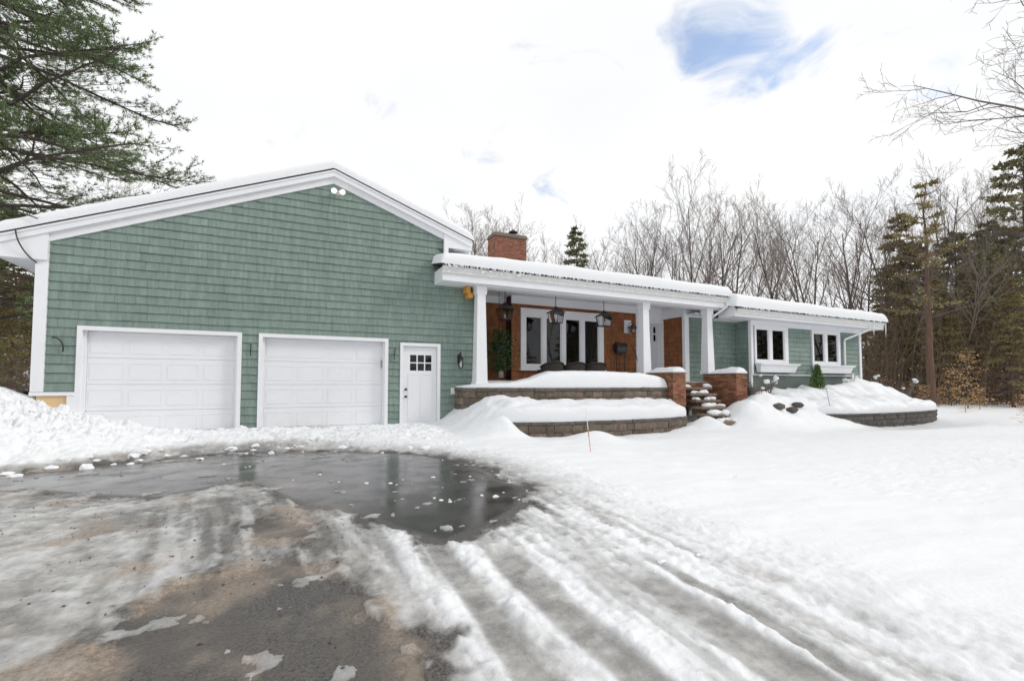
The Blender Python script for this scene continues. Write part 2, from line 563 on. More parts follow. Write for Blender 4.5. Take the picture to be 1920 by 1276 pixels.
    def build(self, name, mat, parent=None, smooth=False, bevel=0):
        org = self.base()
        me = self.mesh(name, mat, org, smooth)
        o = bpy.data.objects.new(name, me)
        place(o, org, parent)
        if bevel:
            bv = o.modifiers.new('bevel', 'BEVEL'); bv.width = bevel; bv.segments = 2
            bv.limit_method = 'ANGLE'
        return o


BOXF = [(0, 3, 2, 1), (4, 5, 6, 7), (0, 1, 5, 4), (1, 2, 6, 5), (2, 3, 7, 6), (3, 0, 4, 7)]


def _ico():
    import bmesh
    bm = bmesh.new()
    bmesh.ops.create_icosphere(bm, subdivisions=2, radius=1)
    v = [tuple(x.co) for x in bm.verts]
    f = [tuple(q.index for q in p.verts) for p in bm.faces]
    bm.free()
    return v, f


ICO_V, ICO_F = _ico()


def at(px, depth, z=None):
    """world point at a column of the photograph and a distance from the camera, on the ground unless z given"""
    t = (px - 960) / 880
    x = depth * (math.sin(YAW) + t * math.cos(YAW))
    y = EYE.y + depth * (math.cos(YAW) - t * math.sin(YAW))
    return Vector((x, y, ground_z(x, y) if z is None else z))


# ------------------------------------------------------------------ numpy noise
def _hash(ix, iy, seed):
    h = (ix.astype(np.int64) * 374761393 + iy.astype(np.int64) * 668265263 + seed * 974711) & 0xffffffff
    h = ((h ^ (h >> 13)) * 1274126177) & 0xffffffff
    return h ^ (h >> 16)


def pnoise(x, y, seed=0):
    x = np.asarray(x, float); y = np.asarray(y, float)
    ix, iy = np.floor(x), np.floor(y)
    fx, fy = x - ix, y - iy
    u, v = fx * fx * fx * (fx * (fx * 6 - 15) + 10), fy * fy * fy * (fy * (fy * 6 - 15) + 10)
    def g(dx, dy):
        a = _hash(ix + dx, iy + dy, seed) / 4294967296.0 * 2 * math.pi
        return np.cos(a) * (fx - dx) + np.sin(a) * (fy - dy)
    a, b, c, d = g(0, 0), g(1, 0), g(0, 1), g(1, 1)
    return ((a + (b - a) * u) * (1 - v) + (c + (d - c) * u) * v) * 1.5


def fbm(x, y, o=4, seed=0, gain=.5):
    s, a = 0, 1.0
    for k in range(o):
        s = s + a * pnoise(x * 2 ** k, y * 2 ** k, seed + k * 17)
        a *= gain
    return s


def billow(x, y, o=3, seed=0):
    s, a, t = 0, 1.0, 0
    for k in range(o):
        s = s + a * (1 - np.abs(pnoise(x * 2.1 ** k, y * 2.1 ** k, seed + k * 31)) * 2.2)
        t += a; a *= .5
    return s / t


def sstep(a, b, x):
    t = np.clip((x - a) / (b - a), 0, 1)
    return t * t * (3 - 2 * t)


def sdf_poly(x, y, poly):
    """signed distance to a polygon, negative inside"""
    p = np.array(poly, float)
    d = np.full(np.shape(x), 1e9); ins = np.zeros(np.shape(x), bool)
    for i in range(len(p)):
        a, b = p[i], p[(i + 1) % len(p)]
        e = b - a
        t = np.clip(((x - a[0]) * e[0] + (y - a[1]) * e[1]) / (e @ e), 0, 1)
        d = np.minimum(d, np.hypot(x - a[0] - e[0] * t, y - a[1] - e[1] * t))
        c = (a[1] > y) != (b[1] > y)
        with np.errstate(divide='ignore', invalid='ignore'):
            xi = a[0] + (y - a[1]) * e[0] / (e[1] if e[1] != 0 else 1e-12)
        ins ^= c & (x < xi)
    return np.where(ins, -d, d)


def bump2(x, y, cx, cy, rx, ry, h):
    return h * np.exp(-(((x - cx) / rx) ** 2 + ((y - cy) / ry) ** 2))

# ------------------------------------------------------------------ terrain, driveway, snow on the ground
def drive_z(y):
    return np.interp(y, [-60, -12.4, -7.6, -6.8, -2.8, -0.5, 0.0, 60], [-.9, -.50, -.262, -.235, -.205, -.02, 0, 0])


PUDDLE = [(-3.9, -3.25), (-2.9, -3.05), (-2.0, -2.6), (-.6, -2.45), (1.1, -2.85), (2.2, -3.8), (2.7, -4.8), (2.8, -5.6),
          (2.72, -6.4), (2.72, -7.1), (2.3, -7.75), (1.8, -8.15), (1.25, -8.4), (.98, -7.95), (.7, -7.3), (.2, -6.75),
          (-.1, -6.0), (-.45, -5.2), (-.8, -5.25), (-1.3, -5.7), (-1.9, -5.3), (-2.7, -4.7), (-3.8, -4.2), (-4.6, -3.7)]
BARE = [(-.92, -10.9), (-.9, -9.4), (-.8, -8.95), (-.5, -8.55), (-.25, -8.3), (.1, -8.4), (.32, -8.8), (.4, -9.3), (.58, -9.8),
        (.52, -10.9)]
BARE2 = [(-.35, -7.3), (.05, -7.0), (.35, -7.6), (.2, -8.0), (-.2, -7.8)]


def terrain(x, y):
    """snow surface height and the ice / dirt / grit masks"""
    x = np.asarray(x, float); y = np.asarray(y, float)
    dz = drive_z(y)
    big = fbm(x * .23, y * .23, 3, 5)
    # lawn
    lawn = -.40 + .034 * (np.clip(y, -60, 4) + 12.4) - .02 * np.clip(x - 6, 0, 30) + .055 * big
    lawn = lawn + .028 * fbm(x * .9 + .5 * y, y * 1.6, 3, 8) + .010 * fbm(x * .5 + y * 2.4, y * .4 - x * .3, 3, 10) + .005 * billow(x * 2.1, y * 1.2, 2, 9)
    far = np.hypot(x - 4, y + 4)
    lawn = lawn + np.clip(far - 34, 0, 200) * .012 + .25 * fbm(x * .05, y * .05, 2, 44) * sstep(24, 50, far)
    edge = np.interp(y, [-60, -12.4, -10.4, -8.8, -7, -5.5, -4.5, -3.6, -3.0, -2.4], [2.8, 2.9, 3.0, 3.0, 2.9, 2.85, 2.65, 2.2, 1.5, .6])
    wob = .22 * fbm(x * 1.3, y * 1.1, 4, 21)
    m_lawn = sstep(-.05, .85, x - edge + wob)
    m_left = sstep(.0, .9, -x - 5.2 + wob)
    # crust of slush and ice on the drive
    streak = fbm(x * 5.5, y * .55, 4, 33)
    clump = fbm(x * 3.1, y * 2.6, 5, 35, .6)
    fine = fbm(x * 11, y * 9, 3, 36, .6)
    w_rut = sstep(.55, .95, x) * (1 - sstep(-8.4, -6.6, y))
    h = .015 + .012 * clump + .006 * fine
    micro = billow(x * 12, y * 10, 2, 39) - .45
    streak2 = fbm(x * 6.5 + .9 * y, y * .45, 4, 41, .55)
    h = h + .004 * micro
    h = h + w_rut * (.006 * micro + .004 + .006 * streak + .008 * clump + .006 * fine)
    ice = np.clip(.93 - .30 * clump - .22 * fine, 0, 1)
    ice = ice * (1 - w_rut) + w_rut * np.clip(.34 - .9 * streak - .35 * fine, 0, .85)
    rutg = 0 * x
    for xc, w, y1, depth in ((1.15, .13, -8.3, 1.0), (1.63, .17, -8.9, 1.0), (2.06, .06, -9.3, .5), (2.44, .17, -9.5, .95), (2.25, .09, -7.6, .35), (2.70, .08, -9.8, 1.0), (.80, .05, -8.2, .5)):
        c = xc + .02 * np.sin(y * 1.7 + xc * 9) + .03 * (y + 9.5) * (xc - 1.8) * .3
        c = c + .02 * fbm(y * 1.5, y * 0 + xc * 7, 2, 51)
        g = np.exp(-np.abs((x - c + .012 * fine) / (w * .82)) ** 7) * (1 - sstep(y1 - .25, y1 + .5, y + .3 * clump)) * depth
        h = h * (1 - g) + g * (.004 + .0015 * fine)
        rutg = np.maximum(rutg, g)
        ice = ice * (1 - g) + g * np.clip(.97 + .1 * fine, 0, 1)
    for xc, w, y1, a in ((1.36, .05, -8.25, .015), (.97, .045, -8.3, .009), (1.87, .06, -8.8, .007)):
        c = xc + .02 * np.sin(y * 1.7 + xc * 9) + .03 * (y + 9.5) * (xc - 1.8) * .3 + .03 * fbm(y * 2.1, y * 0 + xc, 2, 57)
        g = np.exp(-np.abs((x - c + .02 * fine) / (w * 1.05)) ** 3.5) * (1 - sstep(y1 - .2, y1 + .3, y))
        g = g * (.35 + .65 * sstep(-.35, .25, fbm(y * 1.1, y * 0 + xc * 5.3, 2, 59) + .3 * clump))
        h = h + g * a * np.clip(1 + .8 * clump + .8 * fine, .1, 2.2)
        ice = ice * (1 - .9 * g)
    # bare, wet asphalt
    n_edge = .16 * fbm(x * 2.3, y * 2.0, 5, 61, .6) + .05 * streak
    sd = sdf_poly(x, y, PUDDLE) + n_edge
    sb = np.minimum(sdf_poly(x, y, BARE), sdf_poly(x, y, BARE2) + .16) + n_edge
    s = sstep(-.03, .10, np.minimum(sd, sb))
    # frozen scraps left on the wet asphalt
    scraps = sstep(.50, .72, fbm(x * 2.6 + 3, y * 3.4, 4, 71, .6) + .25 * sstep(-3.2, -2.4, y) - .1) * (sd > -.95)
    s = np.maximum(s, scraps * .85)
    soft = fbm(x * 3.7, y * 3.1, 4, 63, .6)
    thin = np.clip(1 - sstep(.02, .40, np.minimum(sd + .05, sb) + .20 * soft), 0, 1) * (1 - .5 * scraps)
    low = fbm(x * .8, y * .7, 3, 67)
    film = sstep(-.25, .75, low + .55 * soft + .35 * np.exp(-((x - .1) / .9) ** 2 - ((y + 7.4) / 1.2) ** 2)) * (1 - sstep(.5, 1.1, x)) * .62
    sl = sstep(-1.6, -.6, x) * (1 - sstep(.6, 1.0, x)) * (1 - sstep(-6.6, -5.6, y))
    thin = np.maximum(np.clip(thin, 0, 1), np.clip(film + .45 * sl * sstep(.05, .5, streak2), 0, .8))
    thin = thin * (1 - .5 * sl * sstep(.25, .6, -streak2) * s)
    ice = ice * (1 - .3 * sl * sstep(.2, .6, -streak2))
    h = h + .006 * sl * sstep(.2, .55, -streak2) * s
    thin = np.maximum(thin, .27 * np.clip(rutg * (1 + .8 * soft), 0, 1.6))
    h = np.maximum(h, .003) * s - .022 * (1 - s)
    ice = ice * (1 - .25 * scraps)
    # ploughed banks in front of the garage
    yf = np.interp(x, [-7, -5, -3.7, -2.8, -2, -.6, 1.1, 2.3, 3.2], [-4.6, -3.7, -3.3, -3.05, -2.55, -2.3, -2.55, -3.3, -4.0])
    yf = yf + .16 * fbm(x * 2.2, y * .7, 3, 77)
    bh = np.interp(x, [-8, -5, -4.6, -4.1, -3.6, -2.7, -2.2, -1.5, -.8, -.3, 1, 2.4, 3.0, 3.6], [1.2, 1.02, .85, .56, .46, .28, .18, .12, .15, .12, .10, .12, .13, .10])
    lo = np.interp(x, [-5, -3.0, -1.8], [1.7, 1.5, .9])
    prof = sstep(0, 1, (y - yf) / lo)
    lump = billow(x * 2.3, y * 2.6, 3, 81) - .35
    lump2 = billow(x * 6.1, y * 6.5, 2, 85) - .4
    slab = np.round(fbm(x * 2.7 + .4 * fine, y * 3.3, 2, 87) * 4) / 4
    side = 1 - sstep(3.0, 4.0, x)
    bank = bh * prof * side * (1 - .45 * sstep(-.8, -.1, y) * (x > -3.4)) + prof * side * (.13 * lump + .05 * lump2 + .04 * clump + .09 * slab) * np.clip(bh * 2.5, .45, 1.3) * sstep(.05, -.5, y)
    h = h + np.where(y < .3, np.maximum(bank, -.02), 0)
    mb = sstep(.03, .12, bank)
    ice = ice * (1 - mb) + mb * np.clip(.10 + .35 * clump + .25 * fine, 0, .45) * sstep(1.2, .0, y - yf)
    thin = thin * (1 - mb)
    z = dz + h
    zl = lawn + (.012 * fine + .010 * micro) * (1 - sstep(.6, 1.6, x - edge)) + .016 * clump * (1 - sstep(.3, 1.3, x - edge))
    z = z * (1 - m_lawn) + np.maximum(np.maximum(zl, dz + h - .02), np.where(x < 5, dz + .015, -9)) * m_lawn
    z = z * (1 - m_left) + (np.maximum(lawn, z)) * m_left
    # drift against the terraces and mounds by the wing
    py = np.interp(y, [-3.8, -3.3, -2.9, -2.5, -1.9, -1.3], [0, .09, .33, .60, .82, .92])
    d1 = py * sstep(3.4, 5.0, x) * (1 - sstep(4.4, 5.1, x) * sstep(-2.3, -2.75, y)) * (1 - sstep(5.6, 6.2, x))
    d2 = .22 * np.exp(-((x - 6.2) / .55) ** 2 - ((y + 3.75) / .5) ** 2)
    d3 = bump2(x, y, 14.4, -1.9, 1.7, .9, .95) + bump2(x, y, 13.2, -2.9, .8, .7, .42) + bump2(x, y, 16.2, -2.6, 1.0, .75, .55)
    d5 = bump2(x, y, 10.62, -2.95, .4, .5, .30) + bump2(x, y, 12.45, -2.6, .55, .6, .42)
    d4 = d5 + bump2(x, y, 10.0, -3.9, 1.6, .9, .08) - bump2(x, y, 19.3, -4.0, 4.2, .9, .16) - bump2(x, y, 8.0, -3.5, 2.6, .5, .06)
    soft = .05 * fbm(x * 1.6, y * 1.6, 3, 91)
    dd = np.where((y < .2), d1 + d2 + d3 + d4, 0)
    z = z + dd * (1 + soft * 2)
    m_l = np.clip(m_lawn + m_left + dd * 3, 0, 1)
    ice = ice * (1 - m_l) + .20 * m_lawn * (1 - sstep(.35, 1.5, x - edge)) * np.clip(.5 + clump, 0, 1)
    # sand and grit carried onto the ice on the left and round the bare patch
    on = (1 - mb) * (1 - m_l)
    dn = fbm(x * 1.5, y * 1.5, 5, 95, .6)
    dirt = .72 * sstep(.1, 1.1, dn + .85 * np.exp(-np.abs(sb - .05) / .28)) * on * (1 - sstep(.0, .8, x)) * (1 - sstep(-6.9, -6.0, y))
    dirt = np.maximum(dirt, .5 * sstep(.15, .9, dn) * on * (1 - sstep(.2, .9, x)))
    dirt = np.maximum(dirt, .9 * np.exp(-((y - yf - .05) / .22) ** 2) * sstep(-2.3, -3.2, x) * sstep(-.2, .35, fine + clump))
    dirt = np.maximum(dirt, .8 * np.exp(-((x - .62) / .12) ** 2) * sstep(-8.6, -9.2, y) * sstep(-.3, .5, clump))
    grit = sstep(.72, .95, fbm(x * 13, y * 13, 2, 99)) * on * (1 - sstep(.2, .8, x)) * .8
    grit = np.maximum(grit, .5 * sstep(.35, .7, fine) * np.exp(-((y - yf) / .3) ** 2) * sstep(0, .1, bank))
    dirt = np.maximum(dirt, bump2(x, y, 3.25, -10.0, .12, .16, .35))
    # under the house the sheet stays below the slab
    thin = thin * on
    inside = (x > -4.3) & (x < 23) & (y > .15)
    z = np.where(inside, np.minimum(z, -.25), z)
    return z, np.clip(ice, 0, 1), np.clip(dirt, 0, 1), np.clip(grit, 0, 1), np.clip(thin, 0, 1)


def ground_z(x, y):
    return float(terrain(np.array([x]), np.array([y]))[0][0])


def axis(parts, grow_lo, grow_hi):
    a = []
    for lo, hi, st in parts:
        a.extend(np.arange(lo, hi - 1e-6, st).tolist())
    a.append(parts[-1][1])
    st, v = parts[0][2], parts[0][0]
    pre = []
    while v > grow_lo:
        st *= 1.25; v -= st; pre.append(v)
    st, v = parts[-1][2], parts[-1][1]
    post = []
    while v < grow_hi:
        st *= 1.22; v += st; post.append(v)
    return np.array(pre[::-1] + a + post)


def grid_mesh(name, X, Y, Z, mat, attrs=None, smooth=True):
    """X,Y,Z arrays of shape (n,m)"""
    n, m = X.shape
    me = bpy.data.meshes.new(name)
    co = np.stack([X, Y, Z], -1).reshape(-1, 3).astype(np.float32)
    idx = np.arange(n * m).reshape(n, m)
    q = np.stack([idx[:-1, :-1], idx[1:, :-1], idx[1:, 1:], idx[:-1, 1:]], -1).reshape(-1, 4)
    me.vertices.add(len(co)); me.vertices.foreach_set('co', co.ravel())
    me.loops.add(q.size); me.loops.foreach_set('vertex_index', q.ravel().astype(np.int32))
    me.polygons.add(len(q))
    me.polygons.foreach_set('loop_start', np.arange(0, q.size, 4, dtype=np.int32))
    me.polygons.foreach_set('loop_total', np.full(len(q), 4, dtype=np.int32))
    me.polygons.foreach_set('use_smooth', np.full(len(q), smooth))
    for k, v in (attrs or {}).items():
        a = me.attributes.new(k, 'FLOAT', 'POINT')
        a.data.foreach_set('value', v.ravel().astype(np.float32))
    me.materials.append(MATS[mat])
    me.update(calc_edges=True)
    me.validate()
    return me


def make_ground():
    ax = axis([(-5.4, -4.4, .05), (-4.4, 4.2, .022), (4.2, 6.5, .035), (6.5, 13, .07), (13, 26, .13)], -260, 260)
    ay = axis([(-11.7, -7.4, .018), (-7.4, -4.6, .026), (-4.6, -1.8, .03), (-1.8, .2, .035), (.2, 3, .25)], -260, 260)
    X, Y = np.meshgrid(ax, ay, indexing='ij')
    Z, ice, dirt, grit, thin = terrain(X, Y)
    o = bpy.data.objects.new('snow_ground', grid_mesh('snow_ground', X, Y, Z, 'snow_ground', dict(ice=ice, dirt=dirt, grit=grit, thin=thin)))
    COL.objects.link(o)
    tag(o, kind='structure')
    # asphalt driveway below the snow crust
    ax = np.arange(-5.6, 3.61, .045); ay = np.arange(-13, .01, .045)
    X, Y = np.meshgrid(ax, ay, indexing='ij')
    wet = np.maximum(1 - sstep(-.12, .10, sdf_poly(X, Y, PUDDLE)), .25)
    wet = np.where(Y < -8.6, .18, wet)
    o = bpy.data.objects.new('driveway', grid_mesh('driveway', X, Y, drive_z(Y) + 0 * X, 'asphalt', dict(wet=wet, dirt=terrain(X, Y)[2] * .8)))
    COL.objects.link(o)
    tag(o, kind='structure')


make_ground()


def scatter_chunks():
    """loose frozen chunks along the plough line and grit crumbs on the ice"""
    rg = random.Random(3)
    b = MB()
    pts = []
    while len(pts) < 70:
        x = rg.uniform(-4.6, 3.2)
        yf = np.interp(x, [-5, -3.7, -2.8, -2, -.6, 1.1, 2.3, 3.2], [-3.7, -3.3, -3.05, -2.55, -2.3, -2.55, -3.3, -4.0])
        y = yf + rg.gauss(.25, .3)
        if y > -.3: continue
        pts.append((x, y, abs(rg.gauss(0, .03)) + .012))
    for cx, cy in ((1.1, -5.9), (1.7, -6.2), (.4, -5.0), (2.2, -7.3), (1.5, -7.2), (-.6, -3.6)):
        for _ in range(4):
            pts.append((cx + rg.gauss(0, .22), cy + rg.gauss(0, .2), abs(rg.gauss(0, .014)) + .005))
    for _ in range(30):
        y = rg.uniform(-10, -4.4); x = 2.75 + rg.gauss(0, .22)
        pts.append((x, y, abs(rg.gauss(0, .011)) + .005))
    xs = np.array([p[0] for p in pts]); ys = np.array([p[1] for p in pts])
    zs = np.maximum(terrain(xs, ys)[0], drive_z(ys))
    for i, (x, y, r) in enumerate(pts):
        b.blob((x, y, zs[i] + r * .05), r, i, (rg.uniform(.8, 1.7), rg.uniform(.8, 1.5), rg.uniform(.5, .8)))
    o = b.build('snow_chunks', 'snow')
    tag(o, 'loose frozen snow chunks thrown up along the edge of the driveway', 'snow', kind='stuff')
    b = MB()
    rg = random.Random(12)
    pts = []
    for _ in range(230):
        x = rg.uniform(-2.8, .6); y = rg.uniform(-10.4, -5.2)
        if sdf_poly(np.array([x]), np.array([y]), PUDDLE)[0] < 0: continue
        pts.append((x, y))
    xs = np.array([p[0] for p in pts]); ys = np.array([p[1] for p in pts])
    zs = np.maximum(terrain(xs, ys)[0], drive_z(ys))
    for (x, y), z in zip(pts, zs):
        r = rg.uniform(.005, .017); a = rg.uniform(0, 6.28)
        c, s = math.cos(a) * r, math.sin(a) * r
        b.add([(x - c, y - s, z + .001), (x + s * .6, y - c * .6, z + .004), (x + c, y + s, z + .003), (x - s * .6, y + c * .6, z + .007), (x, y, z + .011)],
              [(0, 1, 4), (1, 2, 4), (2, 3, 4), (3, 0, 4)])
    o = b.build('leaf_crumbs', 'litter')
    tag(o, 'dark leaf crumbs and grit scattered over the dirty ice', 'debris', kind='stuff')


scatter_chunks()


def resample(path, n):
    p = np.array(path, float)
    d = np.r_[0, np.cumsum(np.linalg.norm(np.diff(p, axis=0), axis=1))]
    s = np.linspace(0, d[-1], n)
    return np.stack([np.interp(s, d, p[:, k]) for k in range(p.shape[1])], 1)


def smooth_path(path, n=80, it=3):
    p = np.array(path, float)
    for _ in range(it):                     # Chaikin
        q = [p[0]]
        for a, b in zip(p[:-1], p[1:]):
            q.append(a * .75 + b * .25); q.append(a * .25 + b * .75)
        q.append(p[-1]); p = np.array(q)
    return resample(p, n)


def snow_cap(name, label, front, back, T, r=.12, n=90, m=14, seed=1, ends=(.3, .3), amp=.03, freq=2.2, over=.03, parent=None, backround=0.0, top=None, lump=0.0):
    """snow lying on a ledge: rounded, slightly overhanging front edge and uneven top.
    front/back: xyz polylines of the supporting surface, T thickness along the run (number or list)."""
    F, B = resample(front, n), resample(back, n)
    s = np.linspace(0, 1, n)
    Tn = np.interp(s, np.linspace(0, 1, len(T)), T) if isinstance(T, (list, tuple)) else np.full(n, T)
    L = np.r_[0, np.cumsum(np.linalg.norm(np.diff(F, axis=0), axis=1))]
    e = np.ones(n)
    if ends[0]: e *= np.sqrt(np.clip(1 - (1 - np.clip(L / ends[0], 0, 1)) ** 2, 0, 1))
    if ends[1]: e *= np.sqrt(np.clip(1 - (1 - np.clip((L[-1] - L) / ends[1], 0, 1)) ** 2, 0, 1))
    na = 8
    ang = np.linspace(0, math.pi / 2, na)
    W = np.linalg.norm((B - F)[:, :2], axis=1)
    D = (B - F)[:, :2] / np.maximum(W[:, None], 1e-6)
    cols = []
    nz = amp * fbm(L * freq, L * 0 + seed, 3, seed)
    for a in ang:
        inw = -over * math.sin(2 * a) + r * (1 - math.cos(a)) + .25 * nz * (1 - math.sin(a))
        cols.append((inw + 0 * W, math.sin(a) ** .85))
    for k in range(1, m + 1):
        cols.append((r + (W - r) * (k / m), 1.0))
    XX, YY, ZZ = [], [], []
    for ci, (inw, hf) in enumerate(cols):
        t = np.clip(inw / np.maximum(W, 1e-6), -1, 1)
        px, py = F[:, 0] + D[:, 0] * inw, F[:, 1] + D[:, 1] * inw
        pz = F[:, 2] + (B[:, 2] - F[:, 2]) * np.clip(t, 0, 1)
        hh = Tn * e * hf
        hh = hh * (1 + (amp / .12) * fbm(px * freq, py * freq + pz * 0, 3, seed + 3) * (hf > .3)) + lump * billow(px * 2.2, py * 2.2, 2, seed + 9) * hf * e
        if top is not None:
            hh = hh + top(px, py) * hf * e
        if backround:
            u = np.clip((W - inw) / backround, 0, 1)
            hh = hh * np.sqrt(np.clip(1 - (1 - u) ** 2, 0, 1))
        XX.append(px); YY.append(py); ZZ.append(pz + hh)
    X, Y, Z = (np.stack(a, 1) for a in (XX, YY, ZZ))
    ox, oy, oz = float(X.mean()), float(Y.mean()), float(Z.min())
    me = grid_mesh(name, X - ox, Y - oy, Z - oz, 'snow')
    o = bpy.data.objects.new(name, me)
    place(o, (ox, oy, oz), parent)
    if label: tag(o, label, 'snow', kind='stuff')
    return o

# ------------------------------------------------------------------ the house
house = thing('house', 'long low green shingled house with white trim, snowy roof and attached two door garage', 'house', (8.0, 3.0, -.2))


def rake(x):
    return 6.12 - .411 * (.96 - x) if x < .96 else 6.12 - .36 * (x - .96)


def emit_shingles(part, O, U, Nn, u0, u1, v0, v1, e, openings, clip, seed, mat, wmin=.10, wmax=.42, t=.028, limit=300):
    """courses of shingles on a wall plane: O origin, U horizontal direction, Nn outward normal."""
    rg = random.Random(seed)
    O, U, Nn = Vector(O), Vector(U), Vector(Nn)
    out = []
    v = v0
    while v < v1 - .01:
        vt = min(v + e, v1)
        cuts = sorted({u0, u1} | {c for o in openings for c in o[:2] if u0 < c < u1 and o[2] < vt - .01 and o[3] > v + .01})
        for a, b in zip(cuts[:-1], cuts[1:]):
            lo, hi = v, vt
            mid = (a + b) / 2
            for o in openings:
                if o[0] - 1e-6 <= mid <= o[1] + 1e-6 and o[2] < hi and o[3] > lo:
                    if o[2] <= lo + .01: lo = max(lo, o[3])
                    else: hi = min(hi, o[2])
            if hi - lo < .012: continue
            u = a
            while u < b - 1e-4:
                w = rg.choice((rg.uniform(wmin, .17), rg.uniform(.15, .26), rg.uniform(.2, wmax)))
                if b - (u + w) < wmin * .7: w = b - u
                q0, q1 = u + .0014, min(u + w, b) - .0014
                tl, tr = min(hi, clip(q0)), min(hi, clip(q1))
                if max(tl, tr) > lo + .01:
                    tl, tr = max(tl, lo + .004), max(tr, lo + .004)
                    d = rg.uniform(-.004, .004) if lo == v else 0
                    k = rg.uniform(.85, 1.2) * t
                    P = lambda uu, vv, nn: O + U * uu + Vector((0, 0, vv)) + Nn * nn
                    vs_ = [P(q0, lo + d, 0), P(q1, lo + d, 0), P(q1, tr, 0), P(q0, tl, 0),
                           P(q0, lo + d, k), P(q1, lo + d, k), P(q1, tr, .004), P(q0, tl, .004)]
                    out.append((vs_, rg.random(), (P((q0 + q1) / 2, lo, 0) - EYE).length / math.sqrt((q1 - q0) * (hi - lo))))
                u += w
        v += e
    out.sort(key=lambda s: s[2])
    for vs_, r, _ in out[:limit]:
        b = MB(); b.add(vs_, BOXF, r); b.build('shingle', mat, part)
    if len(out) > limit:
        b = MB()
        for vs_, r, _ in out[limit:]: b.add(vs_, BOXF, r)
        tag(b.build('shingle_field', mat, part), kind='stuff')


# --- garage front wall
b = MB()
H0 = 3.6
for x0, x1, z0 in ((-4.46, -3.8, .9), (-3.8, -1.0, 2.22), (-1.0, -.56, -.3), (-.56, 2.31, 2.22), (2.31, 2.72, -.3), (2.72, 3.71, 2.13), (3.71, 4.88, -.3)):
    b.box(x0, x1, .0, .12, z0, H0)
b.prism([(-4.46, H0), (4.88, H0), (4.88, 4.1), (3.86, 4.1), (3.86, rake(3.86) + .05), (.96, 6.17), (-4.46, rake(-4.46) + .05)], .0, .12)
gw = b.build('garage_wall', 'green_back', house)
emit_shingles(gw, (0, 0, 0), (1, 0, 0), (0, -1, 0), -4.34, 4.87, .02, 6.2, .185,
              [(-3.86, -.95, -1, 2.27), (-.61, 2.36, -1, 2.27), (2.67, 3.76, -1, 2.18), (-5, -3.85, -1, .935)],
              lambda x: (rake(x) + .06 if x < 3.86 else 4.08), 11, 'green_shingle')
b = MB()
b.box(-4.46, -4.34, .12, 8.9, -.3, 3.75); b.box(3.74, 3.86, .12, 8.9, 3.4, 5.0); b.box(4.76, 4.88, .12, 1.9, -.3, 4.0)
b.box(-4.46, 4.88, 8.9, 9.0, -.3, 4.0)
b.build('garage_side_wall', 'green_skirt', house)
b = MB(); b.box(-4.3, 4.7, .2, 8.8, -.05, .0)
b.build('garage_slab', 'concrete', house)
b = MB(); b.box(-4.44, -3.98, -.02, .12, -.3, .855)
b.build('foundation_panel', 'plywood', house)
b = MB(); b.box(-4.53, -4.335, -.055, .0, .94, 3.62); b.box(-4.53, -4.47, .0, .1, .94, 3.62)
b.build('corner_board', 'white_trim', house)
b = MB(); b.box(-4.54, -3.86, -.06, .0, .86, .935); b.box(-3.975, -3.86, -.05, .0, -.3, .858)
b.build('band_board', 'white_trim', house)
# rake boards
def rake_board(name, z0, z1, y0, y1, x0=-5.07, x1=4.62, mat='white_trim', par=house):
    b = MB()
    for a, c in ((x0, .97), (.97, x1)):
        b.prism([(a, rake(a) + z0), (c, rake(c) + z0), (c, rake(c) + z1), (a, rake(a) + z1)], y0, y1)
    return b.build(name, mat, par)
rake_board('frieze_board', 0.0, .165, -.055, .0, -4.46, 3.86)
rake_board('rake_board', .15, .30, -.15, .0)
rake_board('rake_cap', .265, .325, -.175, -.148)
b = MB(); b.prism([(-5.07, 3.55), (-4.335, 3.55), (-4.335, rake(-4.335) + .16), (-5.07, rake(-5.07) + .16)], -.11, -.0)
b.box(-5.07, -4.47, .0, 8.9, 3.55, 3.62); b.box(-5.09, -5.05, -.112, 8.9, 3.545, rake(-5.07) + .29)
b.build('eave_return', 'white_trim', house)
b = MB(); b.prism([(3.83, 4.3), (3.95, 4.3), (3.95, 4.86), (4.6, 4.86), (4.6, rake(4.6) + .15), (3.83, rake(3.83) + .15)], -.10, .0)
b.box(3.86, 4.6, .0, 8.9, 4.86, 4.93); b.box(4.58, 4.63, -.102, 8.9, 4.85, rake(4.6) + .28)
b.build('eave_return', 'white_trim', house)
b = MB()
for a, c in ((-5.11, .97), (.97, 4.66)):
    b.prism([(a, rake(a) + .31), (c, rake(c) + .31), (c, rake(c) + .335), (a, rake(a) + .335)], -.185, 9.1)
groof = b.build('garage_roof', 'roof_edge', house)


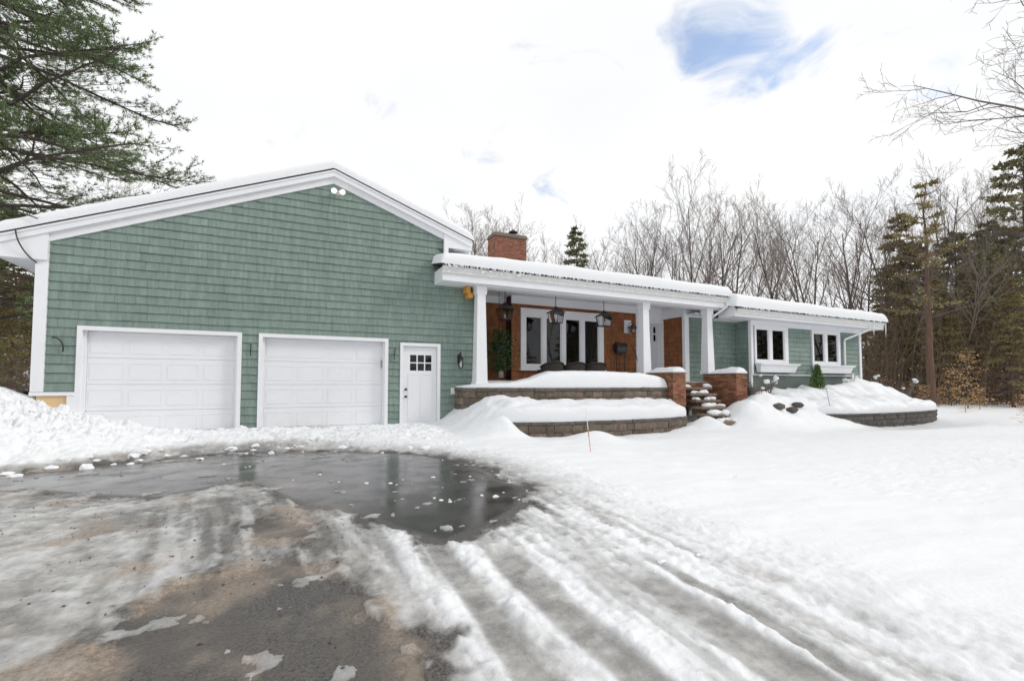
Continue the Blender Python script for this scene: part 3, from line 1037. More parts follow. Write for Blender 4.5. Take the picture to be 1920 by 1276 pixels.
# --- garage doors
def garage_door(x0, x1, ztop):
    """x0..x1 outer edges of the white casing"""
    c = MB()
    for a in (x0, x1 - .085): c.box(a, a + .085, -.045, .13, -.1, ztop)
    c.box(x0 + .085, x1 - .085, -.045, .13, ztop - .085, ztop)
    c.box(x0 + .085, x0 + .125, .05, .13, -.1, ztop - .085); c.box(x1 - .125, x1 - .085, .05, .13, -.1, ztop - .085)
    c.build('door_casing', 'white_trim', house)
    ix0, ix1, it = x0 + .125, x1 - .125, ztop - .085
    d = MB(); n = 4
    h = (it + .02) / n
    for k in range(n):
        d.box(ix0, ix1, .135, .18, -.02 + k * h + .004, -.02 + (k + 1) * h - .004)
    d.box(ix0, ix1, .15, .17, -.02, it)
    door = d.build('garage_door', 'white_door', house)
    w = (ix1 - ix0) / 4
    for k in range(n):
        for j in range(4):
            a0, a1 = ix0 + j * w + .045, ix0 + (j + 1) * w - .045
            q0, q1 = -.02 + k * h + .10, -.02 + (k + 1) * h - .10
            p = MB()
            g = .012
            # pressed panel: a sunk rim round a raised field
            for (s0, s1, t0, t1) in ((a0, a1, q0, q0 + .022), (a0, a1, q1 - .022, q1), (a0, a0 + .022, q0 + .022, q1 - .022), (a1 - .022, a1, q0 + .022, q1 - .022)):
                p.box(s0, s1, .135 - .007, .1355, t0, t1, .5)
            p.box(a0 + .022, a1 - .022, .1335, .1356, q0 + .022, q1 - .022, .5)
            p.build('panel', 'white_door', door)
    return door


garage_door(-3.86, -.95, 2.28)
gd2 = garage_door(-.61, 2.36, 2.28)
b = MB(); b.box(2.20, 2.26, .085, .134, 1.53, 1.72); b.build('keypad', 'grey_plastic', gd2)

# --- garage entry door
c = MB()
for a in (2.67, 3.68): c.box(a, a + .08, -.045, .13, -.1, 2.19)
c.box(2.75, 3.68, -.045, .13, 2.11, 2.19)
c.build('door_casing', 'white_trim', house)
d = MB()
gx = [2.95, 3.125, 3.155, 3.33, 3.36, 3.535]; gzv = [1.46, 1.655, 1.685, 1.88]
d.box(2.755, 2.95, .05, .10, -.05, 2.105); d.box(3.535, 3.675, .05, .10, -.05, 2.105)
d.box(2.95, 3.535, .05, .10, -.05, 1.46); d.box(2.95, 3.535, .05, .10, 1.88, 2.105)
d.box(3.125, 3.155, .045, .09, 1.46, 1.88); d.box(3.33, 3.36, .045, .09, 1.46, 1.88); d.box(2.95, 3.535, .047, .088, 1.655, 1.685)
d.box(2.90, 3.585, .04, .0502, 1.35, 1.38)
d.box(2.90, 3.585, .04, .0502, .12, .15); d.box(2.90, 2.93, .04, .0502, .15, 1.35); d.box(3.555, 3.585, .04, .0502, .15, 1.35)
d.box(3.228, 3.256, .04, .0502, .15, 1.35)
sd_ = d.build('side_door', 'white_door', house)
for k in range(3):
    for j in range(2):
        p = MB(); p.box(gx[2 * k] - .002, gx[2 * k + 1] + .002, .066, .072, gzv[2 * j] - .002, gzv[2 * j + 1] + .002)
        p.build('pane', 'glass', sd_)
b = MB(); b.box(2.85, 3.62, .13, .15, 1.35, 2.0); b.build('dark_pane_backing', 'room_dark', sd_)  # near-black sheet behind the panes; its colour stands in for the unlit inside
for z in (.96, .77):
    k = MB(); pr = [(.032, 0), (.032, .012), (.012, .02), (.012, .04), (.027, .045), (.03, .06), (.022, .075)]
    for (r0, q0), (r1, q1) in zip(pr[:-1], pr[1:]):
        k.tube([(2.84, .05 - q0, z), (2.84, .05 - q1 - 1e-4, z)], [r0, r1], 10)
    k.build('door_knob', 'dark_bronze', sd_)

# --- porch: floor, columns, beam, roof
b = MB(); b.box(4.9, 13.3, -.55, 1.9, .3, 1.2); b.box(13.04, 15.8, .12, .28, -.3, 1.0)
b.build('porch_floor', 'concrete', house)
b = MB(); b.box(4.6, 14.0, -.58, -.22, 3.76, 4.02)
b.build('porch_beam', 'white_trim', house)
b = MB(); b.box(3.62, 14.08, -.70, -.58, 3.93, 3.96); b.box(4.88, 13.1, -.22, 1.9, 4.0, 4.05)
b.build('porch_ceiling', 'soffit_white', house)
b = MB(); b.box(3.60, 14.10, -.735, -.70, 3.80, 4.18); b.box(3.585, 3.60, -.75, .0, 3.79, 4.15)
b.box(3.60, 4.6, -.70, -.02, 3.80, 3.83)
b.build('fascia_board', 'white_trim', house)
b = MB()
prof = [(-.735, 3.99), (-.79, 3.99), (-.80, 4.05), (-.835, 4.10), (-.84, 4.165), (-.825, 4.165), (-.735, 4.13)]
b.prismx(prof, 3.57, 14.12)
b.build('gutter', 'white_gutter', house)
b = MB()
b.prismx([(-.85, 4.17), (-.85, 4.215), (6.0, 5.60), (12.5, 4.3), (12.5, 4.2), (6.0, 5.5)], 3.53, 14.14)
b.build('main_roof', 'roof_edge', house)
COLX = (4.77, 10.56, 13.45)
for x in COLX:
    zb = {4.77: 1.02, 10.56: 1.18, 13.45: 1.45}[x]
    b = MB(); b.frustum(x, x, -.4, -.4, zb, 3.64, .165, .115); b.frustum(x, x, -.4, -.4, 3.60, 3.77, .15, .15); b.frustum(x, x, -.4, -.4, 3.55, 3.60, .13, .15)
    b.frustum(x, x, -.4, -.4, zb, zb + .14, .185, .185)
    b.build('porch_column', 'white_trim', house)
b = MB(); b.box(4.40, 4.52, -.32, -.03, 3.62, 3.79); b.box(4.46, 4.60, -.3, -.03, 3.48, 3.62)
tag(b.build('exposed_blocking', 'raw_wood', house), 'unpainted yellow wood blocking beside the porch column')

# cedar walls under the porch
def cedar_wall(name, O, U, Nn, u1, v0, v1, openings, seed, back):
    p = back.build(name, 'cedar_back', house)
    emit_shingles(p, O, U, Nn, 0, u1, v0, v1, .165, openings, lambda u: v1, seed, 'cedar_shingle', .09, .2, .026)
    return p
b = MB(); b.box(4.88, 6.62, 1.76, 1.86, 1.15, 4.0); b.box(6.56, 6.62, 1.36, 1.76, 1.15, 4.0)
cedar_wall('cedar_recess_wall', (4.88, 1.76, 0), (1, 0, 0), (0, -1, 0), 1.68, 1.2, 3.80, [], 21, b)
b = MB(); b.box(6.56, 6.88, 1.35, 1.45, 1.15, 4.0); b.box(10.2, 11.7, 1.35, 1.45, 1.15, 4.0); b.box(6.88, 10.2, 1.35, 1.45, 3.6, 4.0); b.box(6.88, 10.2, 1.35, 1.45, 1.15, 1.6)
cedar_wall('cedar_front_wall', (6.56, 1.35, 0), (1, 0, 0), (0, -1, 0), 5.14, 1.2, 3.78, [(.33, 3.64, 1.62, 3.61)], 22, b)
b = MB(); b.box(13.05, 13.15, .38, 1.5, 1.15, 4.0)
cedar_wall('cedar_side_wall', (13.05, 1.42, 0), (0, -1, 0), (-1, 0, 0), 1.02, 1.2, 3.60, [], 23, b)
b = MB(); b.box(4.9, 6.55, 1.70, 1.76, 3.78, 4.0); b.box(6.55, 11.7, 1.29, 1.35, 3.74, 4.0); b.box(12.97, 13.05, .32, 1.42, 3.58, 3.99); b.box(12.97, 14.16, .20, .31, 3.57, 4.02)
b.build('porch_frieze', 'white_trim', house)
# entrance door on the porch
b = MB(); b.box(11.70, 11.90, 1.30, 1.45, 1.15, 4.0); b.box(12.88, 13.05, 1.30, 1.45, 1.15, 4.0); b.box(11.9, 12.88, 1.31, 1.45, 3.42, 4.0)
b.build('door_casing', 'white_trim', house)
d = MB(); d.box(11.9, 12.88, 1.40, 1.45, 1.15, 2.75); d.box(11.9, 12.88, 1.40, 1.45, 3.3, 3.42)
for a in (11.9, 12.19, 12.46, 12.73): d.box(a, a + .15, 1.40, 1.45, 2.75, 3.3)
d.box(12.05, 12.73, 1.402, 1.448, 3.0, 3.06)
fd = d.build('front_door', 'entry_door_paint', house)
for a in (12.05, 12.34, 12.61):
    for z in (2.75, 3.06):
        p = MB(); p.box(a - .004, a + .13, 1.42, 1.425, z, z + .246); p.build('pane', 'glass', fd)
b = MB(); b.box(11.95, 12.85, 1.47, 1.49, 2.6, 3.4); b.build('dark_door_backing', 'room_dark', fd)  # darkness of the room behind the door, put into this sheet's colour


# windows
def window(x0, x1, z0, z1, y, panes, pz0, pz1, room, sill=True, curtain=None):
    """white casing x0..x1,z0..z1 standing proud of the wall at y with sash panes given by x ranges"""
    f = MB()
    f.box(x0, panes[0][0], y - .05, y + .08, z0, z1); f.box(panes[-1][1], x1, y - .05, y + .08, z0, z1)
    for a, c in zip(panes[:-1], panes[1:]): f.box(a[1], c[0], y - .05, y + .08, z0, z1)
    for a, c in panes:
        f.box(a, c, y - .05, y + .08, z0, pz0); f.box(a, c, y - .05, y + .08, pz1, z1)
    w = f.build('window', 'white_trim', house)
    for a, c in panes:
        s = MB(); t = .035
        s.box(a, a + t, y - .02, y + .04, pz0, pz1); s.box(c - t, c, y - .02, y + .04, pz0, pz1)
        s.box(a + t, c - t, y - .02, y + .04, pz0, pz0 + t); s.box(a + t, c - t, y - .02, y + .04, pz1 - t, pz1)
        s.build('sash', 'white_trim', w)
        p = MB(); p.box(a + t - .005, c - t + .005, y + .012, y + .018, pz0 + t - .005, pz1 - t + .005); p.build('pane', 'glass', w)
    r = MB(); X0, X1 = panes[0][0] - .06, panes[-1][1] + .3
    r.box(X0, X1, y + 1.5, y + 1.55, pz0 - .6, pz1 + .3); r.box(X0, X1, y + .1, y + 1.5, pz0 - .65, pz0 - .6); r.box(X0, X1, y + .1, y + 1.5, pz1 + .3, pz1 + .35)
    r.box(X0 - .05, X0, y + .1, y + 1.55, pz0 - .6, pz1 + .3); r.box(X1, X1 + .05, y + .1, y + 1.55, pz0 - .6, pz1 + .3)
    r.build('room', room, w)
    for (a, c) in curtain or []:
        q = MB(); n = 18
        vs_ = []; fs = []
        for i in range(n + 1):
            xx = a + (c - a) * i / n; yy = y + .16 + .03 * math.sin(i * 1.9)
            vs_ += [(xx, yy, pz0 - .3), (xx, yy, pz1 + .2), (xx, yy + .004, pz1 + .2), (xx, yy + .004, pz0 - .3)]
        for i in range(n):
            k = i * 4
            fs += [(k, k + 4, k + 5, k + 1), (k + 2, k + 6, k + 7, k + 3)]
        q.add(vs_, fs); q.build('curtain', 'curtain' if room == 'room_dark' else 'curtain_brown', w)
    return w


window(6.88, 10.2, 1.6, 3.62, 1.33, [(7.06, 7.68), (7.83, 8.44), (8.60, 9.22), (9.38, 10.0)], 1.74, 3.36, 'room_dark', curtain=[(9.5, 9.95)])
b = MB(); b.box(6.84, 10.24, 1.22, 1.36, 1.55, 1.61); b.build('window_sill', 'white_trim', house)

# --- wing on the right
b = MB(); b.box(13.05, 15.78, .30, .42, .4, 3.6)
w_ = b.build('recess_wall', 'green_back', house)
emit_shingles(w_, (13.2, .30, 0), (1, 0, 0), (0, -1, 0), 0, 2.53, 1.0, 3.58, .185, [], lambda u: 3.58, 31, 'green_shingle')
b = MB(); b.box(15.74, 15.86, -.40, .32, -.3, 3.6)
w_ = b.build('wing_return_wall', 'green_back', house)
emit_shingles(w_, (15.74, .28, 0), (0, -1, 0), (-1, 0, 0), 0, .66, 1.0, 3.58, .185, [], lambda u: 3.58, 32, 'green_shingle')
b = MB()
for x0, x1, z0, z1 in ((15.75, 15.86, -.3, 3.6), (15.86, 17.8, -.3, 1.92), (17.8, 19.3, -.3, 3.6), (19.3, 21.22, -.3, 1.92), (21.22, 22.74, -.3, 3.6), (15.86, 17.8, 3.3, 3.6), (19.3, 21.22, 3.3, 3.6)):
    b.box(x0, x1, -.40, -.28, z0, z1)
b.box(22.62, 22.74, -.28, 8.6, -.3, 3.6); b.box(4.88, 22.74, 8.6, 8.7, -.3, 4.0)
w_ = b.build('wing_wall', 'green_back', house)
emit_shingles(w_, (15.86, -.40, 0), (1, 0, 0), (0, -1, 0), 0, 6.78, 1.5, 3.36, .185,
              [(0, 1.94, 1.9, 3.5), (3.44, 5.36, 1.9, 3.5)], lambda u: 3.36, 33, 'green_shingle')
b = MB(); b.box(15.70, 22.70, -.42, -.36, -.3, 1.42)
b.build('skirt_wall', 'green_skirt', house)
b = MB(); b.box(15.68, 22.72, -.45, -.40, 1.44, 1.49)
b.build('water_table_board', 'white_gutter', house)
b = MB(); b.box(15.66, 15.78, -.46, -.40, 1.49, 3.5); b.box(15.655, 15.74, -.44, -.34, 1.0, 3.5)
b.build('corner_board', 'white_trim', house)
b = MB(); b.box(22.64, 22.78, -.46, -.40, .2, 3.5); b.box(22.745, 22.785, -.40, -.28, .2, 3.5)
b.build('corner_board', 'white_trim', house)
b = MB(); b.box(13.04, 13.24, .24, .375, .9, 3.6)
b.build('corner_board', 'white_trim', house)
b = MB(); b.box(15.78, 22.64, -.45, -.40, 3.33, 3.5)
b.build('wing_frieze', 'white_trim', house)
window(15.86, 17.8, 1.90, 3.34, -.42, [(15.95, 16.68), (16.86, 17.6)], 2.02, 3.22, 'room_brown', curtain=[(16.92, 17.5)])
window(19.32, 21.22, 1.90, 3.34, -.42, [(19.42, 20.14), (20.33, 21.08)], 2.02, 3.22, 'room_brown', curtain=[(19.45, 19.9), (20.4, 21.05)])
for x0, x1 in ((15.88, 18.16), (19.3, 21.84)):
    b = MB()
    b.hexa([(x0 + .05, -.62, 1.56), (x1 - .22, -.62, 1.56), (x1 - .22, -.46, 1.56), (x0 + .05, -.46, 1.56),
            (x0, -.68, 1.82), (x1 - .1, -.68, 1.82), (x1 - .1, -.46, 1.82), (x0, -.46, 1.82)])
    b.hexa([(x0 - .03, -.71, 1.82), (x1 - .05, -.71, 1.82), (x1 - .05, -.455, 1.82), (x0 - .03, -.455, 1.82),
            (x0 - .05, -.73, 1.88), (x1 + .04, -.73, 1.90), (x1 + .04, -.455, 1.90), (x0 - .05, -.455, 1.88)])
    b.build('window_box', 'white_trim', house, bevel=.008)
# wing roof
b = MB(); b.box(14.2, 23.40, -1.0, -.965, 3.50, 3.78); b.box(23.40, 23.43, -1.02, 8.8, 3.48, 3.80)
b.box(14.145, 14.2, -1.0, -.3, 3.50, 3.86)
b.build('fascia_board', 'white_trim', house)
b = MB(); b.box(14.2, 23.40, -.965, .30, 3.50, 3.535); b.box(13.1, 14.2, -.2, .30, 3.62, 3.66)
b.build('wing_soffit', 'soffit_white', house)
b = MB(); b.prismx([(-1.0, 3.60), (-1.05, 3.60), (-1.06, 3.66), (-1.10, 3.70), (-1.105, 3.765), (-1.09, 3.765), (-1.0, 3.74)], 14.2, 23.38)
b.build('gutter', 'white_gutter', house)
b = MB(); b.prismx([(-1.12, 3.775), (-1.12, 3.82), (5.6, 5.16), (12, 3.9), (12, 3.8), (5.6, 5.06)], 14.15, 23.48)
b.build('wing_roof', 'roof_edge', house)
# downspouts
b = MB(); b.tube([(14.0, -.79, 4.02), (14.0, -.79, 3.86), (13.66, -.36, 3.45), (13.66, -.34, 3.3), (13.67, -.33, 1.3)], .042, 8)
b.build('downspout', 'white_trim', house)
b = MB(); b.tube([(22.36, -1.04, 3.62), (22.34, -1.0, 3.42), (21.46, -.52, 3.02), (21.46, -.50, 2.9), (21.46, -.50, 1.92)], .042, 8)
b.tube([(21.46, -.80, 1.56), (21.44, -.80, 1.42), (21.25, -.9, 1.3), (20.9, -1.15, 1.2)], .042, 8)
b.build('downspout', 'white_trim', house)


# --- bricks
def brick_mesh(L_, Hh=.057, Dd=.09):
    b = MB()
    e = .004
    vs_ = [(-L_ / 2, 0, 0), (L_ / 2, 0, 0), (L_ / 2, Dd, 0), (-L_ / 2, Dd, 0), (-L_ / 2, 0, Hh), (L_ / 2, 0, Hh), (L_ / 2, Dd, Hh), (-L_ / 2, Dd, Hh)]
    b.add(vs_, BOXF)
    return b


BM = {}


def lay_bricks(part, faces, z0, z1, mat, rg):
    """faces: (start xy, end xy, outward normal). Running bond, shared brick meshes."""
    for fi, (p, q, n) in enumerate(faces):
        p, q, n = Vector((*p, 0)), Vector((*q, 0)), Vector((*n, 0))
        L_ = (q - p).length; d = (q - p) / L_
        rot = math.atan2(d.y, d.x)
        if (Vector((0, 1, 0)).dot(n)) and abs(d.y) < .5 and n.y > 0: pass
        c = 0; z = z0
        while z + .057 <= z1 + .001:
            s = -.105 if (c + fi) % 2 else 0.0
            while s < L_ - .02:
                a, e = max(s, 0) + .005, min(s + .21, L_) - .005
                s += .21
                if e - a < .03: continue
                ln = round(e - a, 2)
                key = (ln, mat)
                if key not in BM: BM[key] = brick_mesh(ln).mesh('brick', mat)
                o = bpy.data.objects.new('brick', BM[key])
                w = p + d * ((a + e) / 2) + n * (.006 + rg.uniform(-.003, .003)); w.z = z
                place(o, w, part)
                # mesh front is local -Y
                o.rotation_euler = (0, 0, math.atan2(n.y, n.x) + math.pi / 2)
            z += .067; c += 1


rg = random.Random(41)
# chimney
b = MB(); b.box(7.13, 8.49, 4.0, 4.70, 4.6, 6.86)
ch = b.build('chimney', 'mortar', house)
lay_bricks(ch, [((7.13, 4.0), (8.49, 4.0), (0, -1)), ((7.13, 4.70), (7.13, 4.0), (-1, 0))], 5.55, 6.86, 'chimney_brick', rg)
b = MB(); b.hexa([(7.08, 3.95, 6.86), (8.54, 3.95, 6.86), (8.54, 4.75, 6.86), (7.08, 4.75, 6.86), (7.12, 4.0, 7.0), (8.5, 4.0, 7.0), (8.5, 4.7, 7.0), (7.12, 4.7, 7.0)])
b.build('chimney_cap', 'chimney_cap', ch)
b = MB(); b.lathe((8.05, 4.3, 6.99), [(.11, 0), (.10, .12), (.13, .13), (.19, .16), (.19, .19), (.09, .25), (.04, .29)], 12)
b.build('flue_cap', 'black_metal', ch)
# brick riser under the porch edge
b = MB(); b.box(11.05, 13.22, -.62, -.55, .3, 1.16)
rs = b.build('porch_riser', 'mortar', house)
lay_bricks(rs, [((11.05, -.62), (13.22, -.62), (0, -1))], .62, 1.16, 'brick', rg)
for x0, x1, y0, y1, lab in ((10.5, 11.02, -1.72, -.58, 'square red brick pier with snowy top between the planter wall and the steps'),
                            (13.25, 13.76, -1.72, -.36, 'red brick pier with snowy top carrying the column by the downspout')):
    pr = thing('brick_pier', lab, 'pier', ((x0 + x1) / 2, (y0 + y1) / 2, .2), 'brick piers flanking the steps')
    b = MB(); b.box(x0 + .01, x1 - .01, y0 + .01, y1 - .01, .1, 1.42)
    b.build('core', 'mortar', pr)
    lay_bricks(pr, [((x0, y0), (x1, y0), (0, -1)), ((x0, y1), (x0, y0), (-1, 0)), ((x1, y0), (x1, y1), (1, 0))], .42, 1.42, 'brick', rg)
    b = MB(); b.box(x0 - .02, x1 + .02, y0 - .02, y1 + .02, 1.425, 1.47)
    b.build('coping', 'flagstone', pr, bevel=.008)


# --- stone walls
def stone_wall(name, label, path, ztop, courses, cap, mat, capmat, seed, depth=.24, wr=(.2, .55), group=None, cap_over=.025, limit=300):
    rg = random.Random(seed)
    P = smooth_path(path, 240)
    L_ = np.r_[0, np.cumsum(np.linalg.norm(np.diff(P[:, :2], axis=0), axis=1))]
    def pt(s):
        x = np.interp(s, L_, P[:, 0]); y = np.interp(s, L_, P[:, 1])
        a = np.interp(s + .02, L_, P[:, 0]) - np.interp(s - .02, L_, P[:, 0]); c = np.interp(s + .02, L_, P[:, 1]) - np.interp(s - .02, L_, P[:, 1])
        l = math.hypot(a, c) or 1
        return x, y, c / l, -a / l          # outward normal is to the right of travel
    def block(nm, m, s0, s1, z0, z1, out_, bulge, par):
        b = MB(); nu, nv = 4, 3
        g = {}
        for i in range(nu + 1):
            for j in range(nv + 1):
                u, v = i / nu, j / nv
                x, y, nx, ny = pt(s0 + (s1 - s0) * u)
                e = 1 if 0 < i < nu and 0 < j < nv else 0
                k = out_ + (bulge * rg.uniform(.5, 1.3) if e else rg.uniform(-.006, .003))
                g[i, j] = (x + nx * k, y + ny * k, z0 + (z1 - z0) * v + (rg.uniform(-.006, .006) if 0 < i < nu else rg.uniform(-.004, .004)))
        bk = {}
        for i in (0, nu):
            x, y, nx, ny = pt(s0 + (s1 - s0) * i / nu)
            for j in (0, nv): bk[i, j] = (x - nx * depth, y - ny * depth, z0 + (z1 - z0) * j / nv)
        vs_ = list(g.values()); ix = {k: n for n, k in enumerate(g)}
        fs = [(ix[i, j], ix[i + 1, j], ix[i + 1, j + 1], ix[i, j + 1]) for i in range(nu) for j in range(nv)]
        n0 = len(vs_)
        vs_ += [bk[0, 0], bk[nu, 0], bk[nu, nv], bk[0, nv]]
        fs.append(tuple(ix[i, nv] for i in range(nu + 1)) + (n0 + 2, n0 + 3))
        fs.append(tuple(ix[i, 0] for i in range(nu, -1, -1)) + (n0, n0 + 1))
        fs.append(tuple(ix[0, j] for j in range(nv, -1, -1))[::-1] + (n0 + 3, n0))
        fs.append(tuple(ix[nu, j] for j in range(nv, -1, -1)) + (n0 + 1, n0 + 2))
        b.add(vs_, fs)
        return b.build(nm, m, par)
    mid = pt(L_[-1] / 2)
    zb = ztop - cap - sum(courses)
    t = thing(name, label, 'stone wall', (mid[0], mid[1], zb), group)
    core = MB()
    ns = max(8, int(L_[-1] / .2)); front, back = [], []
    for i in range(ns + 1):
        x, y, nx, ny = pt(L_[-1] * i / ns)
        front.append((x - nx * .02, y - ny * .02)); back.append((x - nx * (depth - .02), y - ny * (depth - .02)))
    vs_ = [(x, y, z) for z in (zb - .2, ztop - cap) for x, y in front] + [(x, y, z) for z in (zb - .2, ztop - cap) for x, y in back]
    m_ = ns + 1; fs = []
    for i in range(ns):
        fs += [(i, i + 1, m_ + i + 1, m_ + i), (m_ + i, m_ + i + 1, 3 * m_ + i + 1, 3 * m_ + i), (2 * m_ + i + 1, 2 * m_ + i, 3 * m_ + i, 3 * m_ + i + 1)]
    core.add(vs_, fs); core.build('core', 'roof_edge', t)
    z = zb
    for h in courses:
        s = -rg.uniform(0, .2)
        while s < L_[-1] - .03:
            w = rg.uniform(*wr)
            a, e = max(s, 0), min(s + w, L_[-1])
            if L_[-1] - e < .12: e = L_[-1]; 
            if e - a > .05: block('stone', mat, a + .006, e - .006, z + .005, z + h - .005, rg.uniform(-.004, .012), .018, t)
            s = e if e == L_[-1] else s + w
        z += h
    s = 0
    while s < L_[-1] - .03:
        e = min(s + rg.uniform(.38, .62), L_[-1])
        if L_[-1] - e < .15: e = L_[-1]
        block('cap_stone', capmat, s + .004, e - .004, ztop - cap, ztop + rg.uniform(-.006, .006), cap_over + rg.uniform(-.008, .014), .008, t)
        s = e
    return t


UP = [(4.19, .0), (4.19, -.35), (4.22, -.75), (4.45, -1.12), (5.1, -1.48), (6.2, -1.75), (7.6, -1.86), (9.0, -1.78), (10.5, -1.5)]
LOW = [(4.3, -2.3), (4.75, -2.72), (5.6, -3.0), (7.2, -3.18), (8.8, -3.1), (9.8, -2.85), (10.3, -2.45), (10.4, -2.1)]
RGT = [(15.5, -2.9), (16.0, -3.3), (17.2, -3.5), (19.2, -3.55), (21.3, -3.45), (22.5, -3.2), (22.95, -2.7), (22.8, -2.0)]
stone_wall('stone_wall', 'curved upper grey-brown block wall below the porch column', UP, 1.0, (.2, .2, .17, .2, .17), .085, 'stone_block', 'stone_cap', 51)
stone_wall('stone_wall', 'low curved block wall of the lower terrace half buried in snow', LOW, .22, (.2, .19, .19), .07, 'stone_block', 'stone_cap', 52)
stone_wall('stone_wall', 'dark low block wall of the planter below the wing windows', RGT, .14, (.18, .17, .17), .07, 'dark_stone_block', 'dark_stone_block', 53)
MIDW = [(14.9, -2.75), (15.4, -2.85), (15.9, -2.8)]
stone_wall('stone_wall', 'short dark block wall end poking out of the snow beside the larger planter', MIDW, .12, (.17, .17), .07, 'dark_stone_block', 'dark_stone_block', 54)
stone_wall('stone_wall', 'dark grey garden wall behind the snow bank at the garage corner', [(-7.5, 1.2), (-6.2, 1.1), (-5.0, 1.0)], .95, (.25, .25, .25, .25), .06, 'dark_stone_block', 'dark_stone_block', 55)

# --- steps
st = thing('stone_steps', 'rough flagstone steps between the brick piers, strewn with snow', 'steps', (11.7, -2.0, -.3))
rg = random.Random(61)
NS = 7
for k in range(NS):
    u = k / (NS - 1)
    cx, cy, z = 12.25 - 1.0 * u, -1.0 - 2.0 * u, 1.0 - 1.17 * u
    w = 1.0 - .25 * u + rg.uniform(-.05, .05); dp = .32
    poly = []
    for x, y in ((-w, -.16), (-w * .4, -.2), (w * .3, -.21), (w * .9, -.15), (w, .1), (w * .9, .32), (-w * .9, .32), (-w * 1.02, .1)):
        poly.append((cx + x * .62 + rg.uniform(-.03, .03), cy + y + rg.uniform(-.02, .02)))
    b = MB(); b.prismz(poly, z - .075, z)
    stp = b.build('step', 'flagstone', st, bevel=.012)
    b = MB(); b.box(cx - w * .5, cx + w * .5, cy - .06, cy + .34, z - .26, z - .076); b.build('riser', 'mortar', st)
    m = MB()
    for i in range(5 if k else 3):
        m.blob((cx + rg.uniform(-.55, .55) * w, cy + rg.uniform(-.16, .2), z + .03), rg.uniform(.06, .15), 100 * k + i, (1.5, 1.0, .75))
    s_ = m.build('step_snow', 'snow', None, True)
    tag(s_, 'lumpy snow lying on tread %s of the flagstone steps' % ('nearest the porch', 'second below the porch', 'third below the porch', 'at the middle', 'third above the lawn', 'second above the lawn', 'nearest the lawn')[k], 'snow', kind='stuff')

# --- snow on roofs and terraces
gp = [(x, -.19, rake(x) + .335) for x in np.linspace(-5.13, .95, 40)] + [(x, -.19, rake(x) + .335) for x in np.linspace(1.0, 4.68, 25)]
snow_cap('garage_roof_snow', 'even snow blanket on the garage gable roof', gp, [(x, 9.1, z) for x, y, z in gp], .235, .07, 160, 30, 5, (.2, .25), .012, 1.4, .02)
snow_cap('porch_roof_snow', 'thick rounded snow slab on the long porch roof', [(3.5, -.90, 4.20), (14.17, -.90, 4.20)], [(3.5, 6, 5.59), (14.17, 6, 5.59)], [.28, .35, .35, .36, .35, .34, .34], .12, 220, 30, 6, (.16, .2), .012, .8, .03)
snow_cap('wing_roof_snow', 'snow slab on the lower roof over the wing windows', [(14.0, -1.17, 3.81), (23.5, -1.17, 3.80)], [(14.0, 5.6, 5.15), (23.5, 5.6, 5.14)], [.44, .40, .40, .38, .38, .36], .12, 200, 30, 7, (.15, .3), .012, .8, .03)
up = smooth_path(UP, 120)
upi = up + 0
fr = [(p[0], p[1], 1.0) for p in up]
bk_ = [(max(p[0], 4.45) if i < 40 else p[0], min(.0 if p[0] < 4.8 else -.5, p[1] + 1.5), 1.02 if p[0] < 4.8 else 1.06) for i, p in enumerate(up)]
snow_cap('planter_snow', 'deep smooth snow mound on the upper curved wall below the big window', fr, bk_, [.05, .06, .08, .10, .20, .40, .43, .43, .43, .43, .42, .38, .25], .11, 160, 16, 8, (.12, .12), .008, 1.2, .015, backround=.12, lump=.012)
low = smooth_path(LOW, 120)
fr = [(p[0], p[1], .22) for p in low]
bk_ = []
for i, p in enumerate(low):
    q = up[int(30 + (len(up) - 31) * i / (len(low) - 1))]
    bk_.append((q[0], q[1] - .02, .38))
bk_[-1] = (10.45, -1.75, .5)
snow_cap('terrace_snow', 'thick snow on the lower terrace between the two curved walls', fr, bk_, [.28, .30, .32, .32, .31, .31, .30, .28, .2], .10, 160, 20, 9, (.15, .2), .02, 1.4, .015, lump=.012)
rt = smooth_path(RGT, 120)
fr = [(p[0], p[1], .14) for p in rt]
bk_ = [(min(max(15.7 + (p[0] - 15.5) * .95, 15.6), 22.6), min(-.55, p[1] + 3.2) if p[0] < 22.6 else -.9, .55) for p in rt]
def rtop(x, y):
    return bump2(x, y, 20.9, -1.3, .9, .6, .62) + bump2(x, y, 22.2, -1.6, .7, .6, .3) + bump2(x, y, 19.7, -1.6, .5, .5, .18) + bump2(x, y, 17.0, -1.6, 1.0, .8, .16) + bump2(x, y, 18.8, -1.3, .7, .6, .2) + .06 * fbm(x * 1.3, y * 1.3, 3, 5)
snow_cap('planter_snow', 'lumpy snow heaped on the dark stone planter under the wing windows', fr, bk_, [.25, .33, .36, .36, .34, .32, .3, .25], .16, 170, 24, 10, (.2, .25), .04, 1.6, .04, top=rtop)
for x0, x1, y0, y1, T, lb, sd in ((10.5, 11.02, -1.74, -.58, [.06, .12, .16, .15, .06], 'small snow cap on the brick pier beside the curved planter wall', 3), (13.25, 13.76, -1.74, -.6, [.05, .12, .18, .17, .07], 'small snow cap on the brick pier beside the downspout', 4)):
    snow_cap('pier_snow', lb, [(x0 - .02, y0, 1.47), (x1 + .02, y0, 1.47)], [(x0 - .02, y1, 1.47), (x1 + .02, y1, 1.47)], T, .09, 40, 14, sd, (.12, .12), .03, 1.8, .015, backround=.3)

